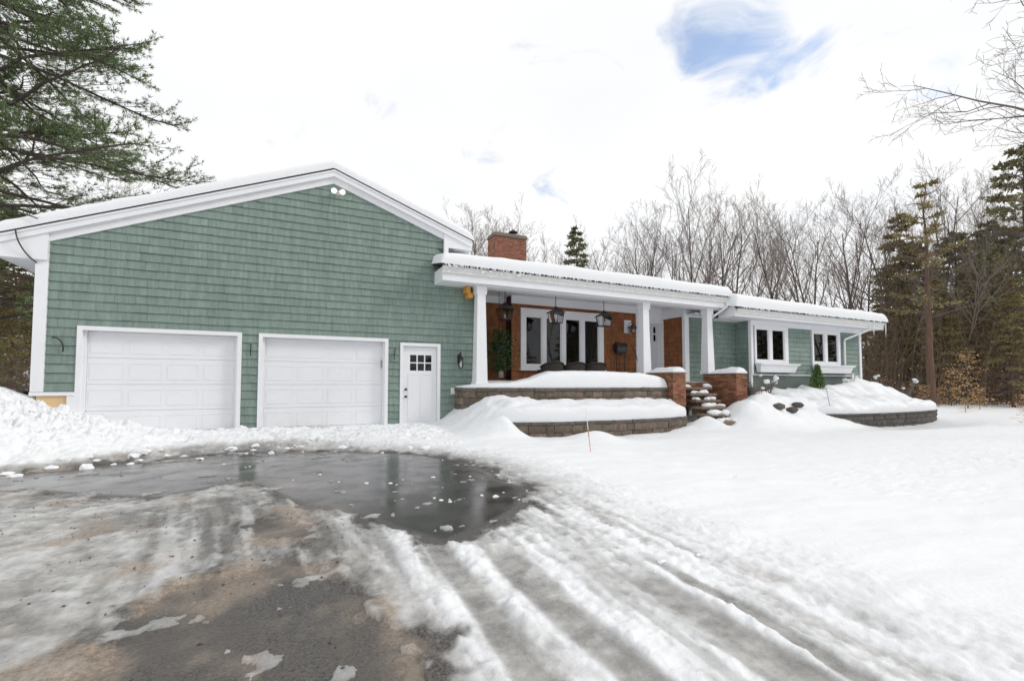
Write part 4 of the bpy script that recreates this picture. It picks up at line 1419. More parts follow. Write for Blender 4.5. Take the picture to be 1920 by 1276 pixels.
# ------------------------------------------------------------------ fittings and small things
# twin floodlight under the ridge
fl = thing('floodlight', 'twin white floodlight glowing under the garage gable peak', 'floodlight', (1.06, -.02, 5.85))
b = MB(); b.tube([(1.06, -.015, 5.90), (1.06, -.05, 5.90)], [.07, .06], 14); b.build('base', 'flood_base', fl)
for s in (-1, 1):
    b = MB(); b.tube([(1.06 + s * .02, -.05, 5.91), (1.06 + s * .06, -.10, 5.905)], .02, 8); b.build('arm', 'flood_base', fl)
    b = MB(); c = Vector((1.06 + s * .06, -.10, 5.905)); d = Vector((s * .35, -.8, -.25)).normalized()
    b.tube([c, c + d * .05, c + d * .10, c + d * .13, c + d * .145], [.03, .055, .07, .066, .03], 14); b.build('bulb', 'bulb_white', fl, True)


def cable(name, label, pts, r, group=None):
    b = MB(); P = smooth_path(pts, 16, 2); b.tube([tuple(p) for p in P], r, 6)
    return tag(b.build(name, 'black_metal', None, True), label, 'cable', group)


cable('cable_stub', 'black bent cable sticking out of the shingles beside the corner board', [(-4.24, -.02, 2.02), (-4.2, -.05, 2.03), (-4.1, -.08, 1.98), (-4.05, -.07, 1.86), (-4.06, -.06, 1.74)], .013)
cable('cable_stub', 'thin black cable end hanging between the two garage doors', [(-.78, -.02, 2.02), (-.76, -.06, 1.98), (-.78, -.06, 1.86), (-.77, -.05, 1.76)], .011)
cable('cable_stub', 'thin black cable end hanging left of the white side door', [(2.54, -.02, 2.03), (2.53, -.06, 2.0), (2.50, -.07, 1.88), (2.51, -.05, 1.74)], .011)
cable('service_cable', 'black cable drooping from the roof edge to the left corner board', [(-4.78, -.2, 4.05), (-4.76, -.22, 3.95), (-4.72, -.2, 3.8), (-4.62, -.14, 3.6), (-4.5, -.08, 3.48)], .014)
cable('roof_wire', 'thin dark wire lying across the garage roof snow by the pine', [(-4.95, -.1, 4.46), (-4.75, -.22, 4.42), (-4.45, -.26, 4.32)], .012)
b = MB(); b.box(4.06, 4.18, -.05, -.018, .82, 1.0); b.box(4.08, 4.16, -.065, -.05, .84, .98)
tag(b.build('outlet_box', 'outlet'), 'small white outlet box on the green wall above the curved wall end', 'outlet')
b = MB(); b.box(4.0, 4.14, -.10, -.018, .1, .32); b.box(3.99, 4.15, -.11, -.10, .3, .33)
tag(b.build('meter_box', 'outlet'), 'white utility box low on the green wall near the snow', 'box')
b = MB(); b.box(6.28, 6.44, 1.70, 1.745, 1.32, 1.55); b.box(6.31, 6.41, 1.68, 1.70, 1.36, 1.5)
tag(b.build('outlet_box', 'outlet'), 'white outlet box low on the dark cedar wall', 'outlet')


def lantern_body(t, x, y, z0, w, h, glass=True, top=.45):
    """four sided lantern: z0 bottom, w half width at the top"""
    w0 = w * .78
    b = MB(); b.frustum(x, x, y, y, z0, z0 + .02, w0 + .012, w0 + .012); b.build('tray', 'black_metal', t)
    zt = z0 + h * (1 - top)
    b = MB()
    for sx, sy in ((-1, -1), (1, -1), (1, 1), (-1, 1)):
        b.tube([(x + sx * w0, y + sy * w0, z0 + .01), (x + sx * w, y + sy * w, zt)], .011, 5)
    b.build('frame', 'black_metal', t)
    b = MB(); b.frustum(x, x, y, y, zt, zt + h * top * .28, w + .035, w * .62); b.frustum(x, x, y, y, zt + h * top * .28, zt + h * top * .7, w * .5, w * .12); b.frustum(x, x, y, y, zt - .015, zt, w + .03, w + .035)
    b.build('lantern_roof', 'black_metal', t)
    if glass:
        b = MB()
        for sx, sy in ((0, -1), (1, 0), (0, 1), (-1, 0)):
            p = []
            for ww, zz in ((w0 - .004, z0 + .02), (w - .004, zt - .015)):
                for q in (-1, 1):
                    p.append((x + (sx * ww if sx else q * ww), y + (sy * ww if sy else q * ww), zz))
            b.add([p[0], p[1], p[3], p[2]], [(0, 1, 2, 3)])
        b.build('lantern_glass', 'lantern_glass', t)
    b = MB(); b.tube([(x, y, z0 + .02), (x, y, z0 + h * .26)], .02, 8); b.build('candle', 'white_plastic', t)


for x, lb in ((5.85, 'black hanging porch lantern above the green hanging plant'), (7.62, 'black hanging porch lantern over the middle of the big window'), (9.48, 'black hanging porch lantern by the right end of the big window')):
    t = thing('hanging_lantern', lb, 'lantern', (x, .3, 3.08), 'black lanterns hung under the porch')
    b = MB(); b.tube([(x, .3, 4.01), (x, .3, 3.5)], .011, 6); b.lathe((x, .3, 3.97), [(.06, 0), (.05, .03), (.02, .035)], 10); b.build('rod', 'black_metal', t)
    lantern_body(t, x, .3, 3.02, .19, .62)
# wall lantern by the side door
t = thing('wall_lantern', 'slim bronze wall lantern with clear glass right of the white side door', 'lantern', (4.30, -.02, 1.5))
b = MB(); b.box(4.25, 4.35, -.035, -.012, 1.68, 1.92); b.build('back_plate', 'dark_bronze', t, bevel=.01)
b = MB(); P = smooth_path([(4.30, -.03, 1.84), (4.30, -.10, 1.98), (4.30, -.19, 1.98), (4.30, -.17, 1.86)], 12); b.tube([tuple(p) for p in P], .012, 6); b.build('arm', 'dark_bronze', t)
b = MB(); b.lathe((4.30, -.17, 1.52), [(.02, 0), (.055, .03), (.07, .12), (.065, .22), (.05, .27)], 12); b.build('glass_globe', 'lantern_glass', t, True)
b = MB(); b.lathe((4.30, -.17, 1.79), [(.085, 0), (.08, .02), (.04, .05), (.02, .09)], 12); b.build('hood', 'dark_bronze', t)
b = MB(); b.lathe((4.30, -.17, 1.56), [(.02, 0), (.03, .05), (.03, .1), (.015, .15)], 8); b.build('bulb', 'white_plastic', t, True)
# lantern on a white block beside the front door
t = thing('wall_lantern', 'black lantern on a white mounting block on the cedar wall', 'lantern', (11.30, 1.3, 2.95))
b = MB(); b.box(11.14, 11.46, 1.285, 1.332, 2.98, 3.46); b.build('mounting_block', 'white_trim', t, bevel=.008)
b = MB(); b.tube([(11.34, 1.29, 3.34), (11.36, 1.16, 3.38), (11.34, 1.10, 3.30)], .013, 6); b.build('arm', 'black_metal', t)
lantern_body(t, 11.34, 1.10, 2.98, .10, .36)
# black letter box and iron hook on the cedar wall
t = thing('letter_box', 'black metal letter box with scrolled front on thin legs by the cedar wall', 'letter box', (10.84, 1.15, 1.2))
b = MB(); b.box(10.62, 11.06, 1.06, 1.26, 2.22, 2.50); b.prismx([(1.04, 2.50), (1.28, 2.50), (1.28, 2.53), (1.16, 2.60), (1.04, 2.53)], 10.60, 11.08); b.build('box', 'black_metal', t, bevel=.01)
for x in (10.66, 11.02):
    b = MB(); b.tube([(x, 1.16, 1.2), (x, 1.16, 2.23)], .014, 6); b.build('leg', 'black_metal', t)
b = MB(); b.tube([(10.66, 1.16, 1.62), (11.02, 1.16, 1.62)], .01, 6); b.tube([(10.66, 1.16, 1.85), (11.02, 1.16, 1.85)], .01, 6); b.build('rail', 'black_metal', t)
b = MB()
for k in range(4):
    P = [(10.69 + .09 * k + .035 * math.cos(a), 1.052, 2.36 + .05 * math.sin(a)) for a in np.linspace(0, 5, 9)]
    b.tube(P, .006, 5)
b.build('scroll', 'grey_plastic', t)
b = MB(); P = smooth_path([(11.18, 1.0, 2.55), (11.32, 1.0, 2.35), (11.48, 1.0, 2.0), (11.52, 1.0, 1.7), (11.44, 1.0, 1.45), (11.40, 1.0, 1.2)], 20); b.tube([tuple(p) for p in P], .016, 6)
tag(b.build('iron_hook', 'black_metal', None, True), 'curved black iron hook standing beside the porch column', 'hook')


# wicker chairs behind the snow mound
def chair(x, y, lab):
    t = thing('wicker_chair', lab, 'chair', (x, y, 1.2), 'dark wicker chairs on the porch')
    b = MB(); n = 14; vs_ = []; fs = []
    for i in range(n + 1):
        a = math.pi * i / n
        cx_, cy_ = x - .37 * math.cos(a), y - .26 * math.sin(a)
        ht = 1.2 + .42 + .16 * math.sin(a)
        nx_, ny_ = -math.cos(a), -math.sin(a)
        vs_ += [(cx_, cy_, 1.38), (cx_ + nx_ * .03, cy_ + ny_ * .03, ht), (cx_ - nx_ * .03, cy_ - ny_ * .03, ht), (cx_ - nx_ * .04, cy_ - ny_ * .04, 1.38)]
    for i in range(n):
        k = i * 4
        fs += [(k, k + 4, k + 5, k + 1), (k + 1, k + 5, k + 6, k + 2), (k + 2, k + 6, k + 7, k + 3)]
    b.add(vs_, fs); b.build('backrest', 'wicker', t)
    b = MB(); b.tube([(vs_[i * 4 + 1][0], vs_[i * 4 + 1][1], vs_[i * 4 + 1][2] + .005) for i in range(n + 1)], .028, 8); b.build('top_rail', 'dark_bronze', t, True)
    b = MB(); b.prismz([(x - .34, y - .1), (x - .2, y - .22), (x + .2, y - .22), (x + .34, y - .1), (x + .34, y + .34), (x - .34, y + .34)], 1.4, 1.56); b.build('seat', 'wicker', t, bevel=.03)
    for sx in (-.3, .3):
        for sy in (-.15, .3):
            b = MB(); b.tube([(x + sx, y + sy, 1.2), (x + sx, y + sy, 1.42)], .02, 6); b.build('leg', 'wicker', t)


for x, lb in ((7.43, 'dark wicker chair back nearest the left end of the big window'), (8.25, 'dark wicker chair back in the middle of the three'), (9.04, 'dark wicker chair back nearest the cedar wall with letter box')):
    chair(x, .25, lb)
# hanging plant
t = thing('hanging_plant', 'bushy dark green hanging plant against the cedar wall', 'plant', (5.95, .95, 1.7))
b = MB(); b.tube([(5.95, .95, 3.99), (5.95, .95, 2.3)], .008, 5); b.build('hanger', 'black_metal', t)
b = MB(); b.lathe((5.95, .95, 2.05), [(.10, 0), (.17, .1), (.2, .25)], 12); b.build('basket', 'wicker', t)
b = MB(); rg = random.Random(71)
for i in range(620):
    u = rg.gauss(0, .22); v = rg.gauss(0, .2); w = rg.uniform(-.75, .55)
    k = 1 - .55 * abs(w + .1)
    c = Vector((5.95 + u * k * 1.1, .95 + v * k, 2.25 + w))
    d = Vector((rg.uniform(-1, 1), rg.uniform(-1, 1), rg.uniform(-1, .3))).normalized(); n_ = d.orthogonal().normalized()
    l, q = rg.uniform(.06, .13), rg.uniform(.012, .03)
    b.add([c - d * l, c + n_ * q, c + d * l, c - n_ * q], [(0, 1, 2, 3)])
b.build('foliage', 'houseplant', t)
# snow stakes
t = thing('snow_stake', 'slim leaning orange and white driveway stake in the lawn snow', 'stake', (5.0, -5.3, -.2))
p0, p1 = Vector((5.01, -5.3, -.4)), Vector((4.95, -5.2, .66))
b = MB(); b.tube([p0, p0.lerp(p1, .62)], .007, 6); b.build('orange_rod', 'orange_plastic', t)
b = MB(); b.tube([p0.lerp(p1, .62), p1], .007, 6); b.build('white_rod', 'white_plastic', t)
b = MB(); b.tube([p0.lerp(p1, .5), p0.lerp(p1, .60)], .010, 6); b.build('reflector_band', 'orange_plastic', t)
b = MB(); b.tube([(15.95, -3.1, .1), (15.79, -3.05, .98)], .010, 6)
tag(b.build('snow_stake', 'grey_plastic'), 'thin grey stake leaning in the snow before the wing', 'stake')
# icicles on the wing eave
for x, y, z, l, lb in ((22.55, -1.08, 3.6, .42, 'icicle with a curled tip beside the far downspout'), (23.42, -1.1, 3.76, .62, 'long icicle at the far corner of the wing eave')):
    b = MB(); b.tube([(x, y, z + .08), (x + .01, y, z - l * .4), (x, y, z - l)], [.03, .02, .004], 7)
    tag(b.build('icicle', 'ice', None, True), lb, 'icicle')
# stones showing through the snow
rg = random.Random(81)
for x, y, lb in ((13.8, -2.75, 'dark stone half covered by snow nearest the steps'), (14.45, -2.72, 'dark stone half covered by snow in the middle mound'), (14.95, -2.6, 'dark stone half covered by snow nearest the dark planter')):
    b = MB(); z = ground_z(x, y)
    b.blob((x, y - .05, z + .02), .17, int(x * 10), (1.4, .9, .6))
    tag(b.build('garden_stone', 'dark_stone_block'), lb, 'stone', 'stones in the snow by the steps')


# ------------------------------------------------------------------ plants
def leafquad(b, c, d, l, w, rg):
    n_ = d.cross(Vector((rg.uniform(-1, 1), rg.uniform(-1, 1), rg.uniform(-1, 1))))
    if n_.length < 1e-3: n_ = d.orthogonal()
    n_.normalize()
    b.add([c - n_ * w * .5, c + d * l * .5 + n_ * w * .0 - n_ * w, c + d * l, c + d * l * .5 + n_ * w], [(0, 1, 2, 3)])


def gen_bare(seed, H, fan=.55, start=.25, n0=11, tr=.16, lv=(7, 6, 4), upb=.22, twig=.011, fork=False):
    """leafless tree: trunk mesh and crown mesh of tapering limbs and twigs"""
    rg = random.Random(seed)
    T, Cn = MB(), MB()
    sides = (7, 5, 4, 3, 3)
    def grow(p, d, L_, r, lev, mb):
        seg = (9, 6, 4, 3, 2)[lev]
        pts, rad = [p.copy()], [r]
        for i in range(seg):
            wob = (.05, .12, .16, .2, .22)[lev]
            d = (d + Vector((rg.gauss(0, wob), rg.gauss(0, wob), rg.gauss(0, wob) + upb * (0 if lev == 0 else .5) / (1 + .4 * lev)))).normalized()
            p = p + d * (L_ / seg); pts.append(p.copy())
            rad.append(max(r * (1 - .82 * (i + 1) / seg), twig * .45))
        mb.tube(pts, rad, sides[lev], cap=False, rnd=rg.random())
        if lev == 4: return
        nk = (n0,) + tuple(lv) + (0,)
        nk = nk[lev]
        for k in range(nk):
            t = (start + (1 - start) * ((k + rg.random()) / nk)) if lev == 0 else (.18 + .8 * (k + rg.random()) / nk)
            f = t * seg; i = min(int(f), seg - 1); q = pts[i].lerp(pts[i + 1], f - i)
            tang = (pts[i + 1] - pts[i]).normalized()
            a = rg.uniform(0, 6.283) if lev else k * 2.4 + rg.uniform(-.5, .5)
            o1 = tang.orthogonal().normalized(); o2 = tang.cross(o1)
            side = o1 * math.cos(a) + o2 * math.sin(a)
            ang = rg.uniform(.45, .95) * fan * (1.25 if lev == 0 else 1.15)
            dd = (tang * math.cos(ang) + side * math.sin(ang)).normalized()
            ll = L_ * ((.62 - .38 * t) if lev == 0 else rg.uniform(.38, .6) * (1 - .35 * t))
            rr = max(min(rad[i] * .62, r * .5), twig * .6)
            grow(q, dd, ll, rr, lev + 1, Cn)
    if fork:
        for k in range(3):
            a = k * 2.1 + rg.uniform(-.4, .4)
            grow(Vector((0, 0, 0)), Vector((.28 * math.cos(a), .28 * math.sin(a), 1)).normalized(), H * rg.uniform(.85, 1.0), tr * .72, 0, T)
    else:
        grow(Vector((0, 0, 0)), Vector((rg.uniform(-.05, .05), rg.uniform(-.05, .05), 1)), H, tr, 0, T)
    return T, Cn


def gen_conifer(seed, H, R, mat_kind, nb=95, droop=.25, start=.06, blade=(.22, .045), nt=11, nl=7, dead=.25, tr=.17, shape=1.0, up=0.0):
    """evergreen: trunk, dead lower twigs and needle sprays carried on drooping branches"""
    rg = random.Random(seed)
    T, Bm, Fm = MB(), MB(), MB()
    pts = [(rg.gauss(0, .03) * i, rg.gauss(0, .03) * i, -.3 + (H + .3) * i / 8) for i in range(9)]
    pts = [Vector((p[0] * .4, p[1] * .4, p[2])) for p in pts]
    T.tube(pts, [tr * (1 - .93 * i / 8) for i in range(9)], 8)
    for k in range(nb):
        t = start + (1 - start) * ((k + rg.random() * .8) / nb)
        z = H * t
        f = t * 8; i = min(int(f), 7); q = pts[i].lerp(pts[i + 1], f - i)
        L_ = R * ((1 - t) ** .75) * rg.uniform(.65, 1.12) * shape + .25
        if t < .3: L_ *= .75 + .8 * t
        a = k * 2.399 + rg.uniform(-.4, .4)
        d = Vector((math.cos(a), math.sin(a), up + rg.uniform(-.08, .2)))
        seg = 5; p = q.copy(); bp = [p.copy()]
        for s in range(seg):
            d = d + Vector((rg.gauss(0, .07), rg.gauss(0, .07), -droop / seg + (.06 if s > 2 else 0))); d.normalize()
            p = p + d * (L_ / seg); bp.append(p.copy())
        Bm.tube(bp, [tr * .16 * (1 - .8 * s / seg) + .006 for s in range(seg + 1)], 4, cap=False)
        bare = rg.random() < dead * (1.6 if t < .35 else .6)
        for j in range(nt):
            u = .15 + .85 * (j + rg.random()) / nt
            f = u * seg; ii = min(int(f), seg - 1); c = bp[ii].lerp(bp[ii + 1], f - ii)
            tang = (bp[ii + 1] - bp[ii]).normalized()
            sd_v = tang.cross(Vector((0, 0, 1))).normalized() * (1 if j % 2 else -1)
            tw = (tang * rg.uniform(.5, .9) + sd_v * rg.uniform(.5, 1) + Vector((0, 0, rg.uniform(-.25, .2)))).normalized()
            tl = L_ * .34 * (1.15 - .7 * u) * rg.uniform(.7, 1.2) + .08
            e = c + tw * tl
            Bm.tube([c, e], [.010, .004], 3, cap=False)
            if bare: continue
            for m in range(nl):
                w = (m + rg.random()) / nl
                cc = c.lerp(e, w)
                dd = (tw * .6 + Vector((rg.gauss(0, .6), rg.gauss(0, .6), rg.gauss(.05, .5)))).normalized()
                leafquad(Fm, cc, dd, blade[0] * rg.uniform(.6, 1.25), blade[1] * rg.uniform(.7, 1.3), rg)
    return T, Bm, Fm


def tree_proto(name, parts):
    """parts: (name, MB, material, smooth) in local coordinates -> template meshes"""
    return [(n, mb.mesh(n, m, (0, 0, 0), sm)) for n, mb, m, sm in parts]


def plant(name, proto, loc, label, cat, rz=0, sc=1.0, group=None, sz=None):
    r = thing(name, label, cat, loc, group)
    r.rotation_euler = (0, 0, rz)
    r.scale = (sc, sc, sz or sc)
    for n, me in proto:
        o = bpy.data.objects.new(n, me)
        COL.objects.link(o); o.parent = r
    return r


BARE_P = []
for i, (H, fan, st_, n0, fork) in enumerate(((17, .55, .42, 10, False), (16, .62, .38, 10, False), (15, .6, .4, 7, True), (18, .5, .52, 10, False), (14, .72, .34, 10, False))):
    T, Cn = gen_bare(200 + i, H, fan, st_, n0, .17, (6, 5, 3), .34, .012, fork)
    BARE_P.append((max(v[2] for v in Cn.v), tree_proto('bare', [('trunk', T, 'bark' if i != 3 else 'bark_dark', True), ('crown', Cn, 'twig' if i % 2 else 'twig_dark', False)])))
HEM = []
for i, (H, R, m, nb, dead) in enumerate(((14, 3.0, 'hemlock_needles', 120, .3), (12, 2.6, 'olive_needles', 100, .45), (13, 2.0, 'spruce_needles', 80, .1), (12, 4.0, 'hemlock_needles', 90, .62))):
    T, Bm, Fm = gen_conifer(300 + i, H, R, m, nb, .3, .05, (.26, .05), 12, 8, dead, .16, up=.35 if i == 3 else 0)
    HEM.append((max(v[2] for v in Fm.v), tree_proto('conifer', [('trunk', T, 'bark_red' if i < 2 else 'bark_dark', True), ('branches', Bm, 'twig_dark', False), ('crown', Fm, m, False)])))


def tree_at(px, ytop, depth, proto, name, label, cat, group=None, rz=None, seed=0):
    p = at(px, depth)
    h = (722 - ytop) / 880 * depth + EYE.z - p.z
    s = h / proto[0]
    return plant(name, proto[1], (p.x, p.y, p.z - .1), label, cat, random.uniform(0, 6.28) if rz is None else rz, s, group)


random.seed(90)
BL = 'grey leafless tree rising in the bare wood behind the snowy roofs'
BG = 'bare trees in the wood behind the house'
special = {(882, 14): 'bare fan-shaped tree standing left of the brick chimney', (1474, 14): 'tall dark straight trunk forking high above the wing roof'}
for px, yt, d, k in ((905, 370, 34, 2), (868, 392, 44, 4), (1002, 432, 50, 2), (1036, 440, 46, 1), (960, 420, 52, 4), (815, 430, 60, 1),
                     (1135, 430, 48, 4), (1172, 390, 42, 2), (1222, 345, 36, 4), (1262, 350, 46, 1), (1295, 322, 34, 2), (1345, 352, 38, 1),
                     (1388, 338, 34, 4), (1425, 400, 46, 2), (1474, 290, 31, 3), (1512, 350, 42, 1), (1552, 335, 33, 2), (1600, 335, 34, 4), (1640, 400, 46, 1),
                     (1700, 330, 42, 0), (1728, 272, 34, 2), (1775, 290, 32, 4), (1815, 360, 30, 2), (1860, 330, 40, 1), (1890, 400, 28, 4), (1680, 430, 33, 4), (1850, 330, 36, 2), (1800, 420, 27, 1), (1710, 460, 29, 1), (1915, 350, 34, 0), (1940, 300, 46, 2), (2010, 300, 40, 1),
                     (1240, 420, 60, 0), (1575, 430, 58, 0), (845, 385, 36, 4), (925, 372, 32, 4), (885, 350, 30, 4), (900, 345, 31, 1), (955, 395, 36, 2), (1020, 420, 38, 4), (985, 425, 44, 1), (1060, 440, 52, 4), (1150, 410, 56, 1), (1200, 365, 44, 0), (1320, 340, 48, 0), (1405, 360, 54, 1), (1450, 380, 50, 0), (1530, 360, 54, 4), (1625, 370, 40, 0)):
    lab, grp = BL, BG
    for lim, lb in ((990, 'grey leafless tree standing behind the brick chimney'), (1060, 'thin leafless tree between the brick chimney and the pointed spruce'),
                    (1210, 'leafless tree beside the pointed spruce above the porch roof'), (1370, 'leafless tree above the far half of the long porch roof'),
                    (1660, 'leafless tree rising above the wing roof'), (9999, 'bare tree mixed among the evergreens beyond the wing')):
        if px < lim: lab = lb; break
    if px == 885: lab = 'fan-shaped leafless tree close against the brick chimney'
    if px == 1474: lab = 'tall dark straight trunk forking high above the wing roof'
    tree_at(px, yt + (722 - yt) * .045, d, BARE_P[k], 'bare_tree', lab, 'tree', grp)
tree_at(1083, 418, 40, HEM[2], 'spruce_tree', 'small pointed spruce rising above the roof among bare trees', 'tree')
CL, CG = 'dark ragged evergreen in the thicket beyond the wing', 'evergreens beyond the wing'
for px, yt, d, k in ((1648, 560, 34, 1), (1672, 480, 40, 3), (1700, 520, 30, 1), (1722, 430, 36, 3), (1768, 500, 27, 1), (1800, 410, 34, 3), (1828, 480, 29, 1), (1868, 390, 32, 3), (1898, 500, 25, 1), (1940, 240, 27, 3), (1965, 330, 31, 1),
                     (1700, 540, 46, 0), (1750, 480, 44, 3), (1790, 540, 50, 1), (1840, 460, 48, 3), (1880, 500, 46, 3), (1990, 380, 36, 0), (1628, 580, 56, 1), (1850, 560, 40, 0), (1740, 580, 55, 3), (1920, 520, 58, 1), (1660, 560, 50, 0), (1715, 440, 42, 3), (1780, 430, 38, 3), (1815, 470, 36, 0), (1855, 420, 42, 3), (1900, 400, 36, 3), (1690, 500, 34, 3)):
    tree_at(px, yt + 15, d, HEM[k], 'evergreen_tree', ('dark green dense evergreen in the thicket beyond the wing', 'sparse yellowish evergreen in the thicket beyond the wing', '', 'broad ragged half-dead evergreen in the thicket beyond the wing')[k], 'tree', CG)
T, Bm, Fm = gen_conifer(333, 14, 3.4, 'olive_needles', 30, .15, .40, (.26, .05), 10, 7, .55, .24, up=.2)
RED = (14, tree_proto('conifer', [('trunk', T, 'bark_red', True), ('branches', Bm, 'twig_dark', False), ('crown', Fm, 'olive_needles', False)]))
tree_at(1745, 330, 24, RED, 'evergreen_tree', 'tall reddish scaly trunk with thin green top standing in front of the thicket', 'tree')
tree_at(1690, 390, 36, HEM[1], 'evergreen_tree', 'yellowish thin-topped evergreen beside the bare trees above the wing end', 'tree')
LL, LG = 'dark evergreen in the wood left of the garage', 'evergreens left of the garage'
for px, yt, d, k in ((-60, 150, 30, 0), (20, 380, 26, 1), (60, 420, 32, 0), (-20, 470, 22, 1), (110, 440, 40, 0), (-120, 300, 26, 0), (40, 520, 44, 1), (150, 400, 52, 0), (80, 560, 28, 1), (10, 540, 34, 0)):
    tree_at(px, yt, d, HEM[k], 'evergreen_tree', LL, 'tree', LG)
for px, yt, d, k in ((272, 275, 40, 1), (215, 340, 44, 4)):
    tree_at(px, yt, d, BARE_P[k], 'bare_tree', 'leafless tree behind the pine and the garage roof', 'tree', 'bare trees behind the garage')


# big white pine at the left
def gen_pine(seed, H):
    rg = random.Random(seed)
    T, Bm, Fm = MB(), MB(), MB()
    T.tube([(0, 0, -.3), (.05, 0, H * .3), (-.05, .05, H * .6), (0, 0, H)], [.34, .28, .18, .03], 10)
    for k in range(70):
        t = .14 + .84 * (k + rg.random()) / 70
        z = H * t
        L_ = 9.0 * (1 - .72 * t) * rg.uniform(.7, 1.1)
        a = k * 2.399 + rg.uniform(-.5, .5)
        d = Vector((math.cos(a), math.sin(a), rg.uniform(-.05, .25)))
        p = Vector((0, 0, z)); bp = [p.copy()]; seg = 7
        for s in range(seg):
            d = (d + Vector((rg.gauss(0, .1), rg.gauss(0, .1), rg.gauss(-.02, .06) + (.05 if s > 3 else -.03)))).normalized()
            p = p + d * (L_ / seg); bp.append(p.copy())
        Bm.tube(bp, [.06 * (1 - .85 * s / seg) + .008 for s in range(seg + 1)], 5, cap=False)
        green = t > .22 or rg.random() < .4
        for j in range(27):
            u = .18 + .82 * (j + rg.random()) / 27
            f = u * seg; ii = min(int(f), seg - 1); c = bp[ii].lerp(bp[ii + 1], f - ii)
            tang = (bp[ii + 1] - bp[ii]).normalized()
            sv = tang.cross(Vector((0, 0, 1))).normalized() * (1 if j % 2 else -1)
            tw = (tang * rg.uniform(.6, 1) + sv * rg.uniform(.4, 1) + Vector((0, 0, rg.uniform(-.1, .35)))).normalized()
            tl = L_ * .26 * (1.2 - .75 * u) * rg.uniform(.7, 1.3) + .12
            e = c + tw * tl + Vector((0, 0, tl * .12))
            Bm.tube([c, e], [.014, .005], 3, cap=False)
            for q_ in range(3):
                w0 = rg.uniform(.35, .95); c2 = c.lerp(e, w0)
                tw2 = (tw + Vector((rg.gauss(0, .5), rg.gauss(0, .5), rg.gauss(.15, .3)))).normalized()
                e2 = c2 + tw2 * tl * rg.uniform(.25, .45)
                Bm.tube([c2, e2], [.007, .004], 3, cap=False)
                if not green: continue
                for tuft in (e2, c2.lerp(e2, .5), c2):
                    for m in range(11):
                        dd = (tw2 * .9 + Vector((rg.gauss(0, .6), rg.gauss(0, .6), rg.gauss(.1, .55)))).normalized()
                        leafquad(Fm, tuft, dd, rg.uniform(.10, .20), rg.uniform(.006, .012), rg)
    return T, Bm, Fm


T, Bm, Fm = gen_pine(401, 21)
PINE = tree_proto('pine', [('trunk', T, 'bark_dark', True), ('branches', Bm, 'bark_dark', False), ('crown', Fm, 'pine_needles', False)])
p = at(-45, 17.0)
plant('white_pine', PINE, (p.x, p.y, p.z - .1), 'large white pine with spreading soft boughs above the left end of the garage', 'tree', 1.9, 1.1)
p = at(-70, 21)
plant('white_pine', PINE, (p.x, p.y, p.z - .1), 'second white pine deeper in the wood behind the larger one', 'tree', 3.6, 1.2)

# overhanging leafless tree at the right
T, Cn = gen_bare(455, 13.5, .95, .22, 16, .15, (8, 6, 4), .10, .009)
OV = tree_proto('bare', [('trunk', T, 'bark', True), ('crown', Cn, 'twig_dark', False)])
p = at(2300, 12.0)
plant('bare_tree', OV, (p.x, p.y, p.z - .1), 'large leafless tree reaching thin boughs over the lawn at the right', 'tree', 1.2)


# beech saplings holding dead leaves
def gen_beech(seed, H):
    rg = random.Random(seed)
    T, Bm, Fm = MB(), MB(), MB()
    T.tube([(0, 0, -.2), (.05, 0, H * .5), (0, .05, H)], [.035, .022, .006], 6)
    for k in range(24):
        t = .12 + .85 * k / 24
        a = k * 2.4; L_ = 1.25 * (1 - .6 * t) * rg.uniform(.6, 1.1)
        d = Vector((math.cos(a), math.sin(a), rg.uniform(.05, .25))); p = Vector((.03, .02, H * t))
        e = p + d * L_; Bm.tube([p, p.lerp(e, .5) + Vector((0, 0, .05)), e], [.011, .008, .004], 4, cap=False)
        for m in range(17):
            c = p.lerp(e, rg.uniform(.15, 1.02)) + Vector((rg.gauss(0, .10), rg.gauss(0, .10), rg.gauss(0, .05)))
            leafquad(Fm, c, Vector((rg.uniform(-1, 1), rg.uniform(-1, 1), rg.uniform(-.8, .1))).normalized(), rg.uniform(.06, .12), rg.uniform(.018, .032), rg)
    return tree_proto('beech', [('trunk', T, 'bark', True), ('branches', Bm, 'twig', False), ('crown', Fm, 'beech_leaf', False)])


BE = [gen_beech(501, 3.2), gen_beech(502, 2.4)]
for px, d, k, s in ((1812, 23.5, 0, .95), (1782, 25, 1, .9), (1728, 23.5, 1, .5), (1758, 24, 1, .45), (1850, 27, 0, .85), (1808, 21, 1, .32), (1925, 15.5, 1, .45), (1690, 27, 1, .5), (1880, 30, 0, .9), (1835, 23, 1, .5)):
    p = at(px, d)
    plant('beech_sapling', BE[k], (p.x, p.y, p.z - .05), 'beech sapling holding pale tan dead leaves at the wood edge', 'sapling', px * .7, s, 'beech saplings at the wood edge')


